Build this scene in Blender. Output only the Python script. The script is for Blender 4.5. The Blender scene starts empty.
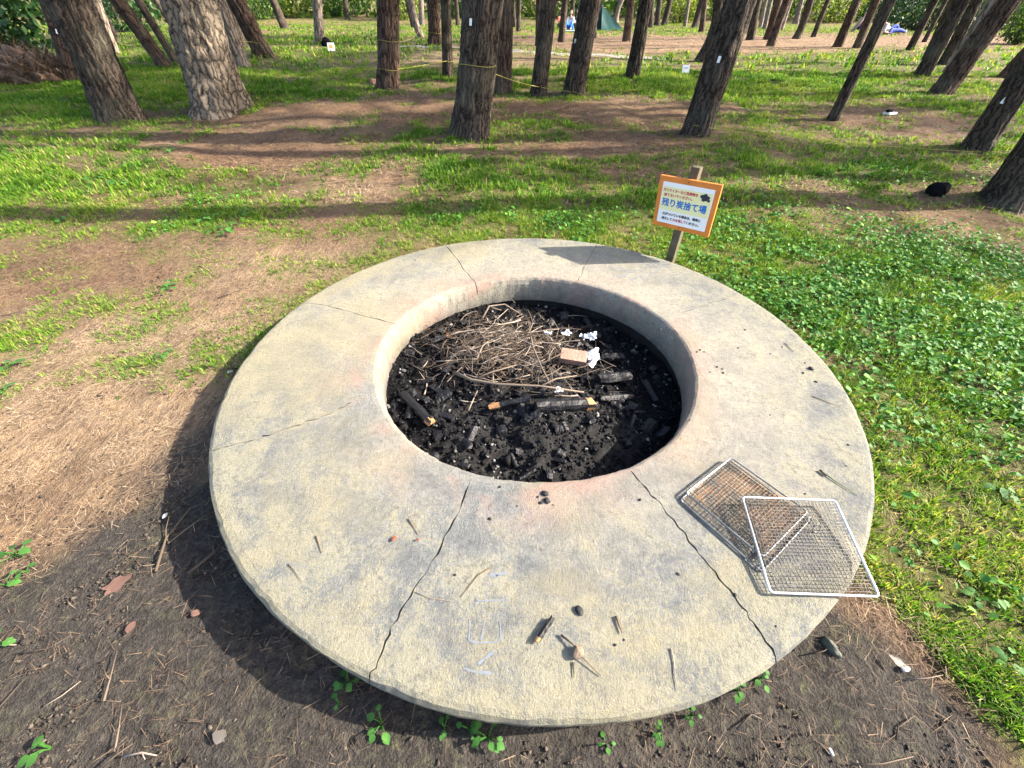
import bpy, bmesh, math, random
import numpy as np
from mathutils import Vector, Matrix, Euler
R = math.radians
SC = bpy.context.scene
COL = SC.collection
random.seed(7)
RNG = np.random.default_rng(11)

# ------------------------------------------------------------------ camera, sky, sun, exposure
F_PX, PITCH, ROLL, ZC = 389.06, 0.74156366, 0.00436, 1.32
cam = bpy.data.cameras.new('camera'); cam.sensor_width = 36; cam.lens = F_PX * 36 / 1024
cam.clip_start = .02; cam.clip_end = 2000
cam_o = bpy.data.objects.new('camera', cam); COL.objects.link(cam_o)
cam_o.matrix_world = Matrix.Translation((0, 0, ZC)) @ Matrix.Rotation(math.pi / 2 - PITCH, 4, 'X') @ Matrix.Rotation(ROLL, 4, 'Z')
SC.camera = cam_o
SUN_EL, SUN_AZ = 31.5, 2.5                       # azimuth from +X towards +Y
w = bpy.data.worlds.new('World'); SC.world = w; w.use_nodes = True
sky = w.node_tree.nodes.new('ShaderNodeTexSky'); sky.sky_type = 'NISHITA'; sky.sun_disc = False
sky.sun_elevation = R(SUN_EL); sky.sun_rotation = R(90 - SUN_AZ)
sky.air_density = .9; sky.dust_density = 3.0; sky.ozone_density = 1.0
w.node_tree.links.new(sky.outputs[0], w.node_tree.nodes['Background'].inputs[0])
w.node_tree.nodes['Background'].inputs[1].default_value = .15
sun = bpy.data.lights.new('sun', 'SUN'); sun.energy = 5.0; sun.angle = R(.55); sun.color = (1, .90, .76)
sun_o = bpy.data.objects.new('sun', sun); COL.objects.link(sun_o)
SDIR = Vector((math.cos(R(SUN_EL)) * math.cos(R(SUN_AZ)), math.cos(R(SUN_EL)) * math.sin(R(SUN_AZ)), math.sin(R(SUN_EL))))
sun_o.rotation_euler = SDIR.to_track_quat('Z', 'Y').to_euler(); sun_o.location = (20, 0, 20)
SC.view_settings.view_transform = 'Standard'; SC.view_settings.look = 'None'
SC.view_settings.gamma = 1; SC.view_settings.use_curve_mapping = False
SC.view_settings.exposure = 1.95

# ------------------------------------------------------------------ noise, terrain, placement
def _hash(i, j, s):
    n = (i.astype(np.int64) * 374761393 + j.astype(np.int64) * 668265263 + s * 1274126177) & 0x7fffffff
    n = ((n ^ (n >> 13)) * 1274126177) & 0x7fffffff
    return ((n ^ (n >> 16)) & 0xffff) / 65535.0
def vnoise(x, y, s=0):
    x = np.asarray(x, float); y = np.asarray(y, float)
    i = np.floor(x); j = np.floor(y); u = x - i; v = y - j
    u = u * u * (3 - 2 * u); v = v * v * (3 - 2 * v)
    i = i.astype(int); j = j.astype(int)
    a = _hash(i, j, s); b = _hash(i + 1, j, s); c = _hash(i, j + 1, s); d = _hash(i + 1, j + 1, s)
    return (a * (1 - u) + b * u) * (1 - v) + (c * (1 - u) + d * u) * v
def fbm(x, y, s=0, o=4):
    t = 0; a = .5; n = 0
    for k in range(o):
        t = t + a * vnoise(x * 2 ** k + 17.3 * k, y * 2 ** k - 9.1 * k, s + k); n += a; a *= .5
    return t / n
DC = (.105, 1.503); DR, HR, DT = 1.374, .738, .17      # slab centre, outer and hole radius, top height
def hz(x, y):
    x = np.asarray(x, float); y = np.asarray(y, float)
    a = np.maximum(0, y - 1.8)
    s = .95 * (1 - np.exp(-a / 7 * (a / (a + 1)))) + .0107 * a + .05 * np.maximum(0, y - 42)
    d = np.hypot(x - DC[0], y - DC[1])
    far = np.clip((d - DR) / 3, 0, 1)
    s = s + (fbm(x * .45, y * .45, 3, 3) - .5) * .16 * far + (fbm(x * 2.2, y * 2.2, 9, 3) - .5) * (.03 + .03 * far)
    return s
def hz1(x, y): return float(hz(np.array([x]), np.array([y]))[0])
def ray(px, py):
    x = (px - 512) / F_PX; y = -(py - 384) / F_PX
    c, s = math.cos(ROLL), math.sin(ROLL); x, y = c * x - s * y, s * x + c * y
    return Vector((x, math.cos(PITCH) + y * math.sin(PITCH), -math.sin(PITCH) + y * math.cos(PITCH)))
CAM = Vector((0, 0, ZC))
def atz(px, py, z=DT):
    d = ray(px, py); return CAM + d * ((z - ZC) / d.z)
def aty(px, py, Y):
    d = ray(px, py); return CAM + d * (Y / d.y)
def gpt(px, py):
    d = ray(px, py); t = .8
    prev = t
    while t < 400:
        p = CAM + d * t
        if p.z < hz1(p.x, p.y): break
        prev = t; t *= 1.02
    lo, hi = prev, t
    for _ in range(22):
        m = (lo + hi) / 2; p = CAM + d * m
        if p.z < hz1(p.x, p.y): hi = m
        else: lo = m
    p = CAM + d * hi
    return Vector((p.x, p.y, hz1(p.x, p.y)))
def depth(p):
    return p.y * math.cos(PITCH) + (ZC - p.z) * math.sin(PITCH)

# ------------------------------------------------------------------ object helpers
def obj(name, me, m=None, parent=None, loc=None, smooth=False):
    o = bpy.data.objects.new(name, me); COL.objects.link(o)
    if m is not None:
        for mm in (m if isinstance(m, (list, tuple)) else [m]): me.materials.append(mm)
    if parent is not None: o.parent = parent
    if loc is not None: o.location = loc
    if smooth and me is not None:
        me.polygons.foreach_set('use_smooth', [True] * len(me.polygons))
    return o
def tag(o, label, cat, group=None, kind=None):
    o['label'] = label; o['category'] = cat
    if group: o['group'] = group
    if kind: o['kind'] = kind
    return o
def empty(name, label, cat, loc=(0, 0, 0), rot=(0, 0, 0), group=None):
    o = bpy.data.objects.new(name, None); COL.objects.link(o); o.location = loc; o.rotation_euler = rot
    o.empty_display_size = .1
    return tag(o, label, cat, group)
def npmesh(name, V, F, tint=None, uv=None):
    V = np.asarray(V, np.float32); F = np.asarray(F, np.int32); k = F.shape[1]
    me = bpy.data.meshes.new(name)
    me.vertices.add(len(V)); me.vertices.foreach_set('co', V.ravel())
    me.loops.add(F.size); me.loops.foreach_set('vertex_index', F.ravel())
    me.polygons.add(len(F)); me.polygons.foreach_set('loop_start', np.arange(len(F), dtype=np.int32) * k)
    me.polygons.foreach_set('loop_total', np.full(len(F), k, np.int32))
    if tint is not None:
        at = me.color_attributes.new('tint', 'FLOAT_COLOR', 'POINT')
        c = np.ones((len(V), 4), np.float32); c[:, :tint.shape[1]] = tint; at.data.foreach_set('color', c.ravel())
    if uv is not None:
        l = me.uv_layers.new(name='UVMap'); l.data.foreach_set('uv', np.asarray(uv, np.float32)[F.ravel()].ravel())
    me.update(calc_edges=True); me.validate()
    return me
def bmm(name, bm):
    me = bpy.data.meshes.new(name); bmesh.ops.recalc_face_normals(bm, faces=bm.faces); bm.to_mesh(me); bm.free(); return me
def box_bm(sx, sy, sz, bev=.003, off=(0, 0, 0), seg=2):
    bm = bmesh.new(); bmesh.ops.create_cube(bm, size=1)
    for v in bm.verts: v.co = Vector((v.co.x * sx + off[0], v.co.y * sy + off[1], v.co.z * sz + off[2]))
    if bev: bmesh.ops.bevel(bm, geom=list(bm.edges), offset=bev, segments=seg, affect='EDGES', profile=.6)
    return bm
def tube_arr(pts, rad, n=6, cap=True):
    """tube along pts; rad number or list -> verts, quad faces"""
    P = [Vector(p) for p in pts]; m = len(P)
    rad = [rad] * m if not hasattr(rad, '__len__') else rad
    V = []; F = []
    up = Vector((0, 0, 1)); prevx = None
    for i, p in enumerate(P):
        t = (P[min(i + 1, m - 1)] - P[max(i - 1, 0)]).normalized()
        x = prevx if prevx is not None else (up.cross(t) if abs(t.z) < .9 else Vector((1, 0, 0)).cross(t))
        x = (x - t * x.dot(t)).normalized(); y = t.cross(x); prevx = x
        for k in range(n):
            a = 2 * math.pi * k / n; V.append(p + (x * math.cos(a) + y * math.sin(a)) * rad[i])
    for i in range(m - 1):
        for k in range(n):
            F.append((i * n + k, i * n + (k + 1) % n, (i + 1) * n + (k + 1) % n, (i + 1) * n + k))
    if cap:
        F.append(tuple(range(n - 1, -1, -1))); F.append(tuple((m - 1) * n + k for k in range(n)))
    return V, F
class MB:
    def __init__(s): s.V = []; s.F = []; s.M = []
    def add(s, V, F, mi=0):
        b = len(s.V); s.V += [tuple(v) for v in V]; s.F += [tuple(i + b for i in f) for f in F]; s.M += [mi] * len(F); return s
    def tube(s, pts, r, n=6, mi=0): return s.add(*tube_arr(pts, r, n), mi=mi)
    def mesh(s, name):
        me = bpy.data.meshes.new(name); me.from_pydata(s.V, [], s.F); me.polygons.foreach_set('material_index', s.M); me.update(); return me
def curve_mesh(name, kind_obj):
    dg = bpy.context.evaluated_depsgraph_get()
    me = bpy.data.meshes.new_from_object(kind_obj.evaluated_get(dg)); me.name = name
    return me

# ------------------------------------------------------------------ materials
def mat(name):
    m = bpy.data.materials.new(name); m.use_nodes = True; nt = m.node_tree
    return m, nt, nt.nodes['Principled BSDF']
def N(nt, t, **kw):
    n = nt.nodes.new(t)
    for k, v in kw.items():
        if k.startswith('_'): setattr(n, k[1:], v)
        else:
            key = k.replace('_', ' ')
            n.inputs[key].default_value = v
    return n
def ramp(nt, src, stops, interp='LINEAR'):
    r = nt.nodes.new('ShaderNodeValToRGB'); r.color_ramp.interpolation = interp
    e = r.color_ramp.elements
    while len(e) < len(stops): e.new(.5)
    for k, (p, c) in enumerate(stops): e[k].position = p; e[k].color = (*c, 1) if len(c) == 3 else c
    nt.links.new(src, r.inputs[0]); return r.outputs[0]
def mix(nt, fac, a, b, bt='MIX'):
    n = nt.nodes.new('ShaderNodeMix'); n.data_type = 'RGBA'; n.blend_type = bt
    for sock, v in ((n.inputs[0], fac), (n.inputs[6], a), (n.inputs[7], b)):
        if hasattr(v, 'is_output'): nt.links.new(v, sock)
        elif isinstance(v, (int, float)): sock.default_value = v
        else: sock.default_value = (*v, 1)
    return n.outputs[2]
def math_(nt, op, a, b=0.0, clamp=False):
    n = nt.nodes.new('ShaderNodeMath'); n.operation = op; n.use_clamp = clamp
    for s, v in ((n.inputs[0], a), (n.inputs[1], b)):
        if hasattr(v, 'is_output'): nt.links.new(v, s)
        else: s.default_value = v
    return n.outputs[0]
def noise(nt, co, scale, detail=4, rough=.6, dist=0):
    n = N(nt, 'ShaderNodeTexNoise', Scale=scale, Detail=detail, Roughness=rough, Distortion=dist)
    if co is not None: nt.links.new(co, n.inputs['Vector'])
    return n.outputs['Fac']
def bump(nt, b, h, strength=.5, dist=.01):
    n = N(nt, 'ShaderNodeBump', Strength=strength, Distance=dist); nt.links.new(h, n.inputs['Height'])
    nt.links.new(n.outputs[0], b.inputs['Normal'])
def co_obj(nt): return nt.nodes.new('ShaderNodeTexCoord').outputs['Object']
def simple(name, c, rough=.7, metal=0, var=.25, scale=20, bmp=0, bscale=60, spec=.4):
    m, nt, b = mat(name); co = co_obj(nt)
    f = noise(nt, co, scale, 4)
    col = ramp(nt, f, [(.25, tuple(x * (1 - var) for x in c)), (.75, tuple(min(1, x * (1 + var)) for x in c))])
    nt.links.new(col, b.inputs['Base Color']); b.inputs['Roughness'].default_value = rough; b.inputs['Metallic'].default_value = metal
    b.inputs['Specular IOR Level'].default_value = spec
    if bmp: bump(nt, b, noise(nt, co, bscale, 5), bmp, .01)
    return m
def leafmat(name, stops, trans=.35, rough=.5, spec=.35):
    m, nt, b = mat(name)
    at = N(nt, 'ShaderNodeAttribute', _attribute_name='tint')
    sep = nt.nodes.new('ShaderNodeSeparateColor'); nt.links.new(at.outputs['Color'], sep.inputs[0])
    col = ramp(nt, sep.outputs[0], stops)
    nt.links.new(col, b.inputs['Base Color']); b.inputs['Roughness'].default_value = rough; b.inputs['Specular IOR Level'].default_value = spec
    tr = nt.nodes.new('ShaderNodeBsdfTranslucent'); nt.links.new(mix(nt, 1.0, col, (1, 1, .55), 'MULTIPLY'), tr.inputs[0])
    ms = nt.nodes.new('ShaderNodeMixShader'); ms.inputs[0].default_value = trans
    nt.links.new(b.outputs[0], ms.inputs[1]); nt.links.new(tr.outputs[0], ms.inputs[2])
    nt.links.new(ms.outputs[0], nt.nodes['Material Output'].inputs[0])
    return m

# ground
def ground_mat():
    m, nt, b = mat('forest floor'); co = co_obj(nt)
    at = N(nt, 'ShaderNodeAttribute', _attribute_name='tint'); sep = nt.nodes.new('ShaderNodeSeparateColor'); nt.links.new(at.outputs['Color'], sep.inputs[0])
    grass, soil, straw = sep.outputs  # soil mask also holds the slab shadow painted at its left rim
    n1 = noise(nt, co, 2.2, 8, .65); n2 = noise(nt, co, 38, 6, .7, .6); n3 = noise(nt, co, 160, 3, .6)
    mp = N(nt, 'ShaderNodeMapping'); mp.inputs['Scale'].default_value = (90, 9, 40); mp.inputs['Rotation'].default_value = (0, 0, .9); nt.links.new(co, mp.inputs[0])
    nd = noise(nt, mp.outputs[0], 1, 4, .65, 1.2)
    lit = ramp(nt, n2, [(.3, (.060, .040, .027)), (.5, (.19, .115, .070)), (.7, (.35, .22, .14))])
    stw = ramp(nt, nd, [(.28, (.12, .080, .052)), (.5, (.32, .22, .14)), (.72, (.50, .37, .24))])
    c = mix(nt, straw, lit, stw)
    n4 = noise(nt, co, 7, 5, .7, .8)
    c = mix(nt, .8, c, ramp(nt, n4, [(.3, (.50, .46, .43)), (.5, (.95, .95, .95)), (.68, (1.35, 1.3, 1.22))]), 'MULTIPLY')
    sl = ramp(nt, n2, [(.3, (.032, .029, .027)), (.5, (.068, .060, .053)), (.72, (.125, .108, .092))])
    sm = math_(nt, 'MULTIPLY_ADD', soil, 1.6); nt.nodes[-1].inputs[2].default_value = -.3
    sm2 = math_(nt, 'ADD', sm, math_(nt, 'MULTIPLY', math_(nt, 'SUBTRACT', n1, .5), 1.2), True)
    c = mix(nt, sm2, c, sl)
    gr = ramp(nt, n2, [(.3, (.050, .058, .020)), (.55, (.115, .150, .030)), (.8, (.23, .25, .07))])
    gm = math_(nt, 'ADD', math_(nt, 'MULTIPLY', grass, 1.15), math_(nt, 'ADD', math_(nt, 'MULTIPLY', math_(nt, 'SUBTRACT', n2, .55), 1.2), math_(nt, 'MULTIPLY', math_(nt, 'SUBTRACT', n4, .5), 1.1)), True)
    gm = math_(nt, 'MULTIPLY', gm, .85)
    c = mix(nt, gm, c, gr)
    c = mix(nt, .35, c, ramp(nt, n3, [(.3, (.45, .45, .45)), (.7, (1.15, 1.15, 1.15))]), 'MULTIPLY')
    nt.links.new(c, b.inputs['Base Color']); b.inputs['Roughness'].default_value = .93; b.inputs['Specular IOR Level'].default_value = .15
    h = math_(nt, 'ADD', n2, math_(nt, 'MULTIPLY', n3, .5))
    bump(nt, b, h, 1.0, .05)
    return m
def concrete_mat():
    m, nt, b = mat('weathered concrete'); co = co_obj(nt)
    sx = nt.nodes.new('ShaderNodeSeparateXYZ'); nt.links.new(co, sx.inputs[0])
    ln = nt.nodes.new('ShaderNodeVectorMath'); ln.operation = 'LENGTH'
    fl = N(nt, 'ShaderNodeVectorMath', _operation='MULTIPLY'); fl.inputs[1].default_value = (1, 1, 0); nt.links.new(co, fl.inputs[0]); nt.links.new(fl.outputs[0], ln.inputs[0])
    r = ln.outputs['Value']
    big = noise(nt, co, 1.5, 5, .6); med = noise(nt, co, 8, 6, .7, .4); fine = noise(nt, co, 62, 6, .8); grit = noise(nt, co, 240, 3, .7)
    mf = math_(nt, 'ADD', math_(nt, 'MULTIPLY', med, .5), math_(nt, 'MULTIPLY', fine, .5))
    c = ramp(nt, mf, [(.36, (.076, .083, .087)), (.5, (.135, .141, .141)), (.64, (.215, .218, .208))])
    warm = ramp(nt, mf, [(.36, (.165, .152, .125)), (.5, (.245, .228, .188)), (.64, (.335, .313, .26))])
    wr = math_(nt, 'SUBTRACT', 1.13, r)                      # pale middle and grey outer band, with lens fall-off and viewing brightness painted in
    wm = math_(nt, 'ADD', math_(nt, 'MULTIPLY', wr, 1.5), math_(nt, 'MULTIPLY', math_(nt, 'SUBTRACT', big, .5), 3.2))
    wm = math_(nt, 'ADD', wm, math_(nt, 'MULTIPLY', sx.outputs[1], .38))  # far side lightened in colour, for brightness due to view angle and lens
    c = mix(nt, math_(nt, 'ADD', wm, .25, True), c, warm)
    # yellowish lichen crust in small specks, denser towards the rim
    lr = math_(nt, 'MULTIPLY_ADD', r, .34); nt.nodes[-1].inputs[2].default_value = -.36
    sp = noise(nt, co, 105, 5, .8, .6)
    lm = math_(nt, 'ADD', math_(nt, 'ADD', math_(nt, 'SUBTRACT', sp, .50), lr), math_(nt, 'MULTIPLY', math_(nt, 'SUBTRACT', med, .5), .9))
    c = mix(nt, math_(nt, 'MULTIPLY', math_(nt, 'MULTIPLY', lm, 9, True), .58), c, (.255, .235, .150))
    dk_ = math_(nt, 'MULTIPLY', math_(nt, 'SUBTRACT', math_(nt, 'ADD', noise(nt, co, 44, 6, .8), math_(nt, 'MULTIPLY', med, .5)), .80), 9, True)
    c = mix(nt, math_(nt, 'MULTIPLY', dk_, .6), c, (.075, .076, .072))
    dr = ramp(nt, noise(nt, co, 3.4, 6, .7, .6), [(.52, (0, 0, 0)), (.66, (1, 1, 1))])
    c = mix(nt, math_(nt, 'MULTIPLY', dr, .30), c, (.10, .102, .098))
    ye = ramp(nt, math_(nt, 'SUBTRACT', noise(nt, co, 2.3, 5, .65, .3), math_(nt, 'MULTIPLY', sx.outputs[0], .10)), [(.50, (0, 0, 0)), (.66, (1, 1, 1))])
    c = mix(nt, math_(nt, 'MULTIPLY', ye, .42), c, (.27, .235, .135))
    # heat-reddened ring by the hole
    ring = ramp(nt, math_(nt, 'ADD', r, math_(nt, 'MULTIPLY', math_(nt, 'SUBTRACT', big, .5), .5)), [(.735, (0, 0, 0)), (.765, (1, 1, 1)), (.82, (.55, .55, .55)), (.95, (0, 0, 0))])
    rm = math_(nt, 'MULTIPLY', ring, ramp(nt, noise(nt, co, 4, 6, .72), [(.42, (0, 0, 0)), (.6, (1, 1, 1))]))
    c = mix(nt, math_(nt, 'MULTIPLY', rm, .68), c, (.255, .155, .13))
    # pale heat-bleached band just outside the hole
    # soot on the hole's wall
    soot = ramp(nt, math_(nt, 'ADD', sx.outputs[2], math_(nt, 'MULTIPLY', math_(nt, 'SUBTRACT', med, .5), .12)), [(.0, (1, 1, 1)), (.045, (.55, .55, .55)), (.12, (0, 0, 0))])
    inside = ramp(nt, r, [(.76, (1, 1, 1)), (.78, (0, 0, 0))])
    c = mix(nt, math_(nt, 'MULTIPLY', math_(nt, 'MULTIPLY', soot, inside), .75), c, (.05, .048, .045))
    # small pits
    pit = ramp(nt, grit, [(.27, (1, 1, 1)), (.36, (0, 0, 0))])
    c = mix(nt, math_(nt, 'MULTIPLY', pit, .6), c, (.09, .085, .075))
    nt.links.new(c, b.inputs['Base Color']); b.inputs['Roughness'].default_value = .88; b.inputs['Specular IOR Level'].default_value = .25
    bump(nt, b, math_(nt, 'ADD', math_(nt, 'ADD', fine, math_(nt, 'MULTIPLY', med, .8)), math_(nt, 'MULTIPLY', grit, .6)), .75, .011)
    return m
def bark_mat(name, dark, mid, light, plate=14, stretch=.28, plated=0):
    m, nt, b = mat(name)
    uv = nt.nodes.new('ShaderNodeTexCoord').outputs['UV']
    oi = nt.nodes.new('ShaderNodeObjectInfo')
    mp = N(nt, 'ShaderNodeMapping'); mp.inputs['Scale'].default_value = (1, stretch, 1); nt.links.new(uv, mp.inputs[0])
    nz = N(nt, 'ShaderNodeTexNoise', Scale=11.0, Detail=5.0, Roughness=.65); nt.links.new(uv, nz.inputs['Vector'])
    dv = N(nt, 'ShaderNodeVectorMath', _operation='MULTIPLY_ADD'); dv.inputs[1].default_value = (.11, .05, 0); nt.links.new(nz.outputs['Color'], dv.inputs[0]); nt.links.new(mp.outputs[0], dv.inputs[2])
    vo = N(nt, 'ShaderNodeTexVoronoi', _feature='DISTANCE_TO_EDGE', _voronoi_dimensions='2D', Scale=float(plate)); nt.links.new(dv.outputs[0], vo.inputs['Vector'])
    e = ramp(nt, vo.outputs['Distance'], [(.0, (.05, .05, .05)), (.08, (.34, .34, .34)), (.25, (.75, .75, .75)), (.5, (1, 1, 1))])
    f = noise(nt, mp.outputs[0], 75, 7, .85)
    c = ramp(nt, math_(nt, 'MULTIPLY', e, math_(nt, 'MULTIPLY_ADD', f, 1.3)), [(.05, dark), (.35, mid), (.85, light)])
    big = noise(nt, uv, 2.2, 4)
    c = mix(nt, math_(nt, 'MULTIPLY', ramp(nt, big, [(.5, (0, 0, 0)), (.7, (1, 1, 1))]), .35), c, (.17, .17, .13))
    c = mix(nt, .5, c, ramp(nt, oi.outputs['Random'], [(0, (.7, .62, .56)), (.5, (1, .95, .9)), (1, (1.15, .98, .86))]), 'MULTIPLY')
    nt.links.new(c, b.inputs['Base Color']); b.inputs['Roughness'].default_value = .92; b.inputs['Specular IOR Level'].default_value = .2
    bump(nt, b, math_(nt, 'ADD', e, math_(nt, 'MULTIPLY', f, .5)), .8, .02)
    return m
M = {}
M['ground'] = ground_mat(); M['concrete'] = concrete_mat()
M['bark'] = bark_mat('furrowed pine bark', (.010, .008, .007), (.032, .025, .020), (.080, .064, .051), 27, .14)
M['plate'] = bark_mat('plated pine bark', (.012, .010, .008), (.105, .086, .068), (.20, .165, .13), 19, .30, 1)
M['redbark'] = bark_mat('reddish pine bark', (.011, .008, .006), (.044, .029, .022), (.100, .068, .051), 24, .17)
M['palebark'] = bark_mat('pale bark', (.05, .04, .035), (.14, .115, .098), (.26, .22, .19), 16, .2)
M['needle'] = leafmat('pine needles', [(0, (.025, .05, .015)), (1, (.06, .10, .025))], .25)
M['grass'] = leafmat('grass', [(0, (.034, .115, .012)), (.40, (.115, .245, .018)), (.68, (.23, .35, .035)), (.84, (.33, .33, .09)), (1, (.40, .32, .15))], .45, .6, .2)
M['clover'] = leafmat('broad ground leaves', [(0, (.032, .125, .024)), (.6, (.088, .24, .040)), (1, (.20, .35, .045))], .35, .6, .18)
M['weed'] = leafmat('weed leaves', [(0, (.035, .12, .022)), (1, (.085, .22, .045))], .35, .6, .2)
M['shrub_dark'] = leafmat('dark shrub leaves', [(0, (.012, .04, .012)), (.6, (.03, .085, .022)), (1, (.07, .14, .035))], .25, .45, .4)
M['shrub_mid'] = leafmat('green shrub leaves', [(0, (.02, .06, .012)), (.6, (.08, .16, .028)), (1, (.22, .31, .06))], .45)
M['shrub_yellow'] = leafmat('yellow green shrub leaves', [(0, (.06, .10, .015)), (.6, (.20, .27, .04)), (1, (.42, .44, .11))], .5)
M['litter'] = leafmat('fallen needles', [(0, (.06, .043, .030)), (.4, (.19, .125, .08)), (.75, (.38, .28, .18)), (1, (.56, .45, .30))], .05, .8, .2)
M['clod'] = simple('soil clods', (.055, .046, .040), .95, 0, .5, 30, .5, 90, .1)
M['ash'] = None

# ------------------------------------------------------------------ what grows where (world-space patches)
def patch(px, py, rx, ry, v):
    p = gpt(px, py); return (p.x, p.y, rx, ry, v)
GR = [patch(*a) for a in [(940, 320, 1.2, 1.0, 1.2), (905, 500, .35, .45, 1.1), (990, 560, .4, .5, 1.2), (1015, 700, .2, .5, .8), (800, 260, .8, .4, .7),
      (915, 640, .12, .12, -.4), (850, 700, .30, .28, -1.4), (945, 720, .09, .3, -1.0), (500, 218, .9, .3, .8), (640, 215, .6, .4, .7), (410, 232, .4, .22, .4),
      (210, 290, .9, .3, -.30), (60, 300, .8, .3, -.28), (110, 330, .8, .3, -.22), (90, 450, .9, .45, -.9), (60, 650, .6, .5, -1.3), (220, 690, .7, .4, -1.1), (540, 760, 1., .2, -1.0), (120, 350, .7, .25, -.35),
      (270, 150, .8, .55, -.9), (80, 180, .9, .6, .65), (225, 215, .5, .28, .5), (340, 185, .5, .3, -.2), (400, 108, 2.0, .7, -.5), (600, 108, 2.4, .6, -.45),
      (390, 160, .9, .35, .1), (520, 178, 1.3, .35, .45), (600, 72, 3, 1.1, .7), (740, 88, 1.8, .7, .75), (870, 118, 1.4, .7, -.3), (790, 165, 1.2, .5, .45), (960, 160, .9, .5, .25),
      (300, 42, 6, 4, .75), (90, 100, 2.0, 1.4, .65), (90, 66, 4, 2.5, .7), (640, 45, 6, 3.5, -.9), (850, 60, 4, 2, .6), (920, 38, 12, 4, -.8), (780, 60, 4, 2, .5), (920, 90, 1.5, .8, .2)]]
SOIL_SHADE = [patch(*a) for a in [(185, 450, .16, .16, .9), (175, 520, .14, .16, .7), (235, 370, .10, .12, .6), (55, 660, .42, .36, 1.2), (10, 700, .4, .3, .8), (850, 700, .30, .24, 1.2), (205, 580, .22, .35, .6), (540, 760, .9, .16, .8), (330, 710, .5, .25, .6), (110, 480, .2, .1, .3),  # leading blobs deepen the slab's cast shadow in colour; the rest are dark soil
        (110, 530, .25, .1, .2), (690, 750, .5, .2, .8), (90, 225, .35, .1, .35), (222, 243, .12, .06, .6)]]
STRAW = [patch(*a) for a in [(150, 340, 1.2, .5, 1.0), (300, 260, .8, .3, .7), (80, 430, .8, .3, .8), (120, 560, .5, .25, .4), (330, 190, .8, .3, .4), (60, 150, .6, .2, .4), (300, 130, 1, .6, .25),
         (640, 50, 8, 4, .45), (920, 40, 12, 5, .6), (400, 60, 6, 3, .4), (860, 560, .4, .4, .3)]]
def blobs(x, y, L):
    t = 0
    for (a, b, rx, ry, v) in L: t = t + v * np.exp(-(((x - a) / rx) ** 2 + ((y - b) / ry) ** 2))
    return t
def f_soil_shade(x, y):
    return np.clip(blobs(x, y, SOIL_SHADE) + (fbm(x * 3, y * 3, 51, 4) - .55) * .8, 0, 1)
def f_grass(x, y):
    g = .465 + blobs(x, y, GR) + (fbm(x * .6, y * 1.2, 21, 4) - .5) * 1.7 + (fbm(x * 3.2, y * 3.2, 31, 3) - .5) * 1.2
    return np.clip(g, 0, 1)
def f_straw(x, y):
    return np.clip(blobs(x, y, STRAW) + (fbm(x * 1.5, y * 2, 61, 4) - .5) * 1.0 + .05, 0, 1)

def grid_axis(lo, hi, step, far_lo, far_hi, g=1.09):
    c = list(np.arange(lo, hi, step)); s = step; v = hi
    while v < far_hi: c.append(v); s *= g; v += s
    s = step; v = lo - step; pre = []
    while v > far_lo: pre.append(v); s *= g; v -= s
    return np.array(pre[::-1] + c)
gx = grid_axis(-2.6, 3.2, .022, -320, 320); gy = grid_axis(-.75, 3.4, .022, -40, 500, 1.07)
X, Y = np.meshgrid(gx, gy); x = X.ravel(); y = Y.ravel()
z = hz(x, y); d = np.hypot(x - DC[0], y - DC[1])
near = np.exp(-np.maximum(0, d - 1.4) / 2.5)
z = z + near * ((fbm(x * 11, y * 11, 71, 3) - .5) * .03 + (fbm(x * 30, y * 30, 77, 2) - .5) * .012)
z = np.where(d < DR - .30, -.5, z)
nx, ny = len(gx), len(gy)
I = np.arange(nx * ny).reshape(ny, nx)
F = np.stack([I[:-1, :-1].ravel(), I[:-1, 1:].ravel(), I[1:, 1:].ravel(), I[1:, :-1].ravel()], 1)
ground = obj('ground', npmesh('ground', np.stack([x, y, z], 1), F, np.stack([f_grass(x, y) * (.78 + .22 * np.clip((np.hypot(x, y) - 3.5) / 5, 0, 1)), f_soil_shade(x, y), f_straw(x, y)], 1)), M['ground'], smooth=True)
ground['kind'] = 'structure'
# pale trodden path far behind the trees
pm = simple('trodden path', (.22, .20, .18), .95, 0, .2, 3, .3, 20, .1)
pp = [gpt(400, 47), gpt(480, 50), gpt(560, 54), gpt(620, 57), gpt(665, 59)]
V = []; F = []
for i in range(len(pp) - 1):
    for k in range(8 if i < len(pp) - 2 else 9):
        p = pp[i].lerp(pp[i + 1], k / 8); wdt = .28 + .08 * math.sin(i * 3 + k)
        for s in (-1, -.5, 0, .5, 1): V.append((p.x, p.y + s * wdt, hz1(p.x, p.y + s * wdt) + .012 - .01 * abs(s)))
for i in range(len(V) // 5 - 1):
    for s in range(4): a = i * 5 + s; F.append((a, a + 5, a + 6, a + 1))
path = obj('path', npmesh('path', V, F), pm, smooth=True); path['kind'] = 'structure'

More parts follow.
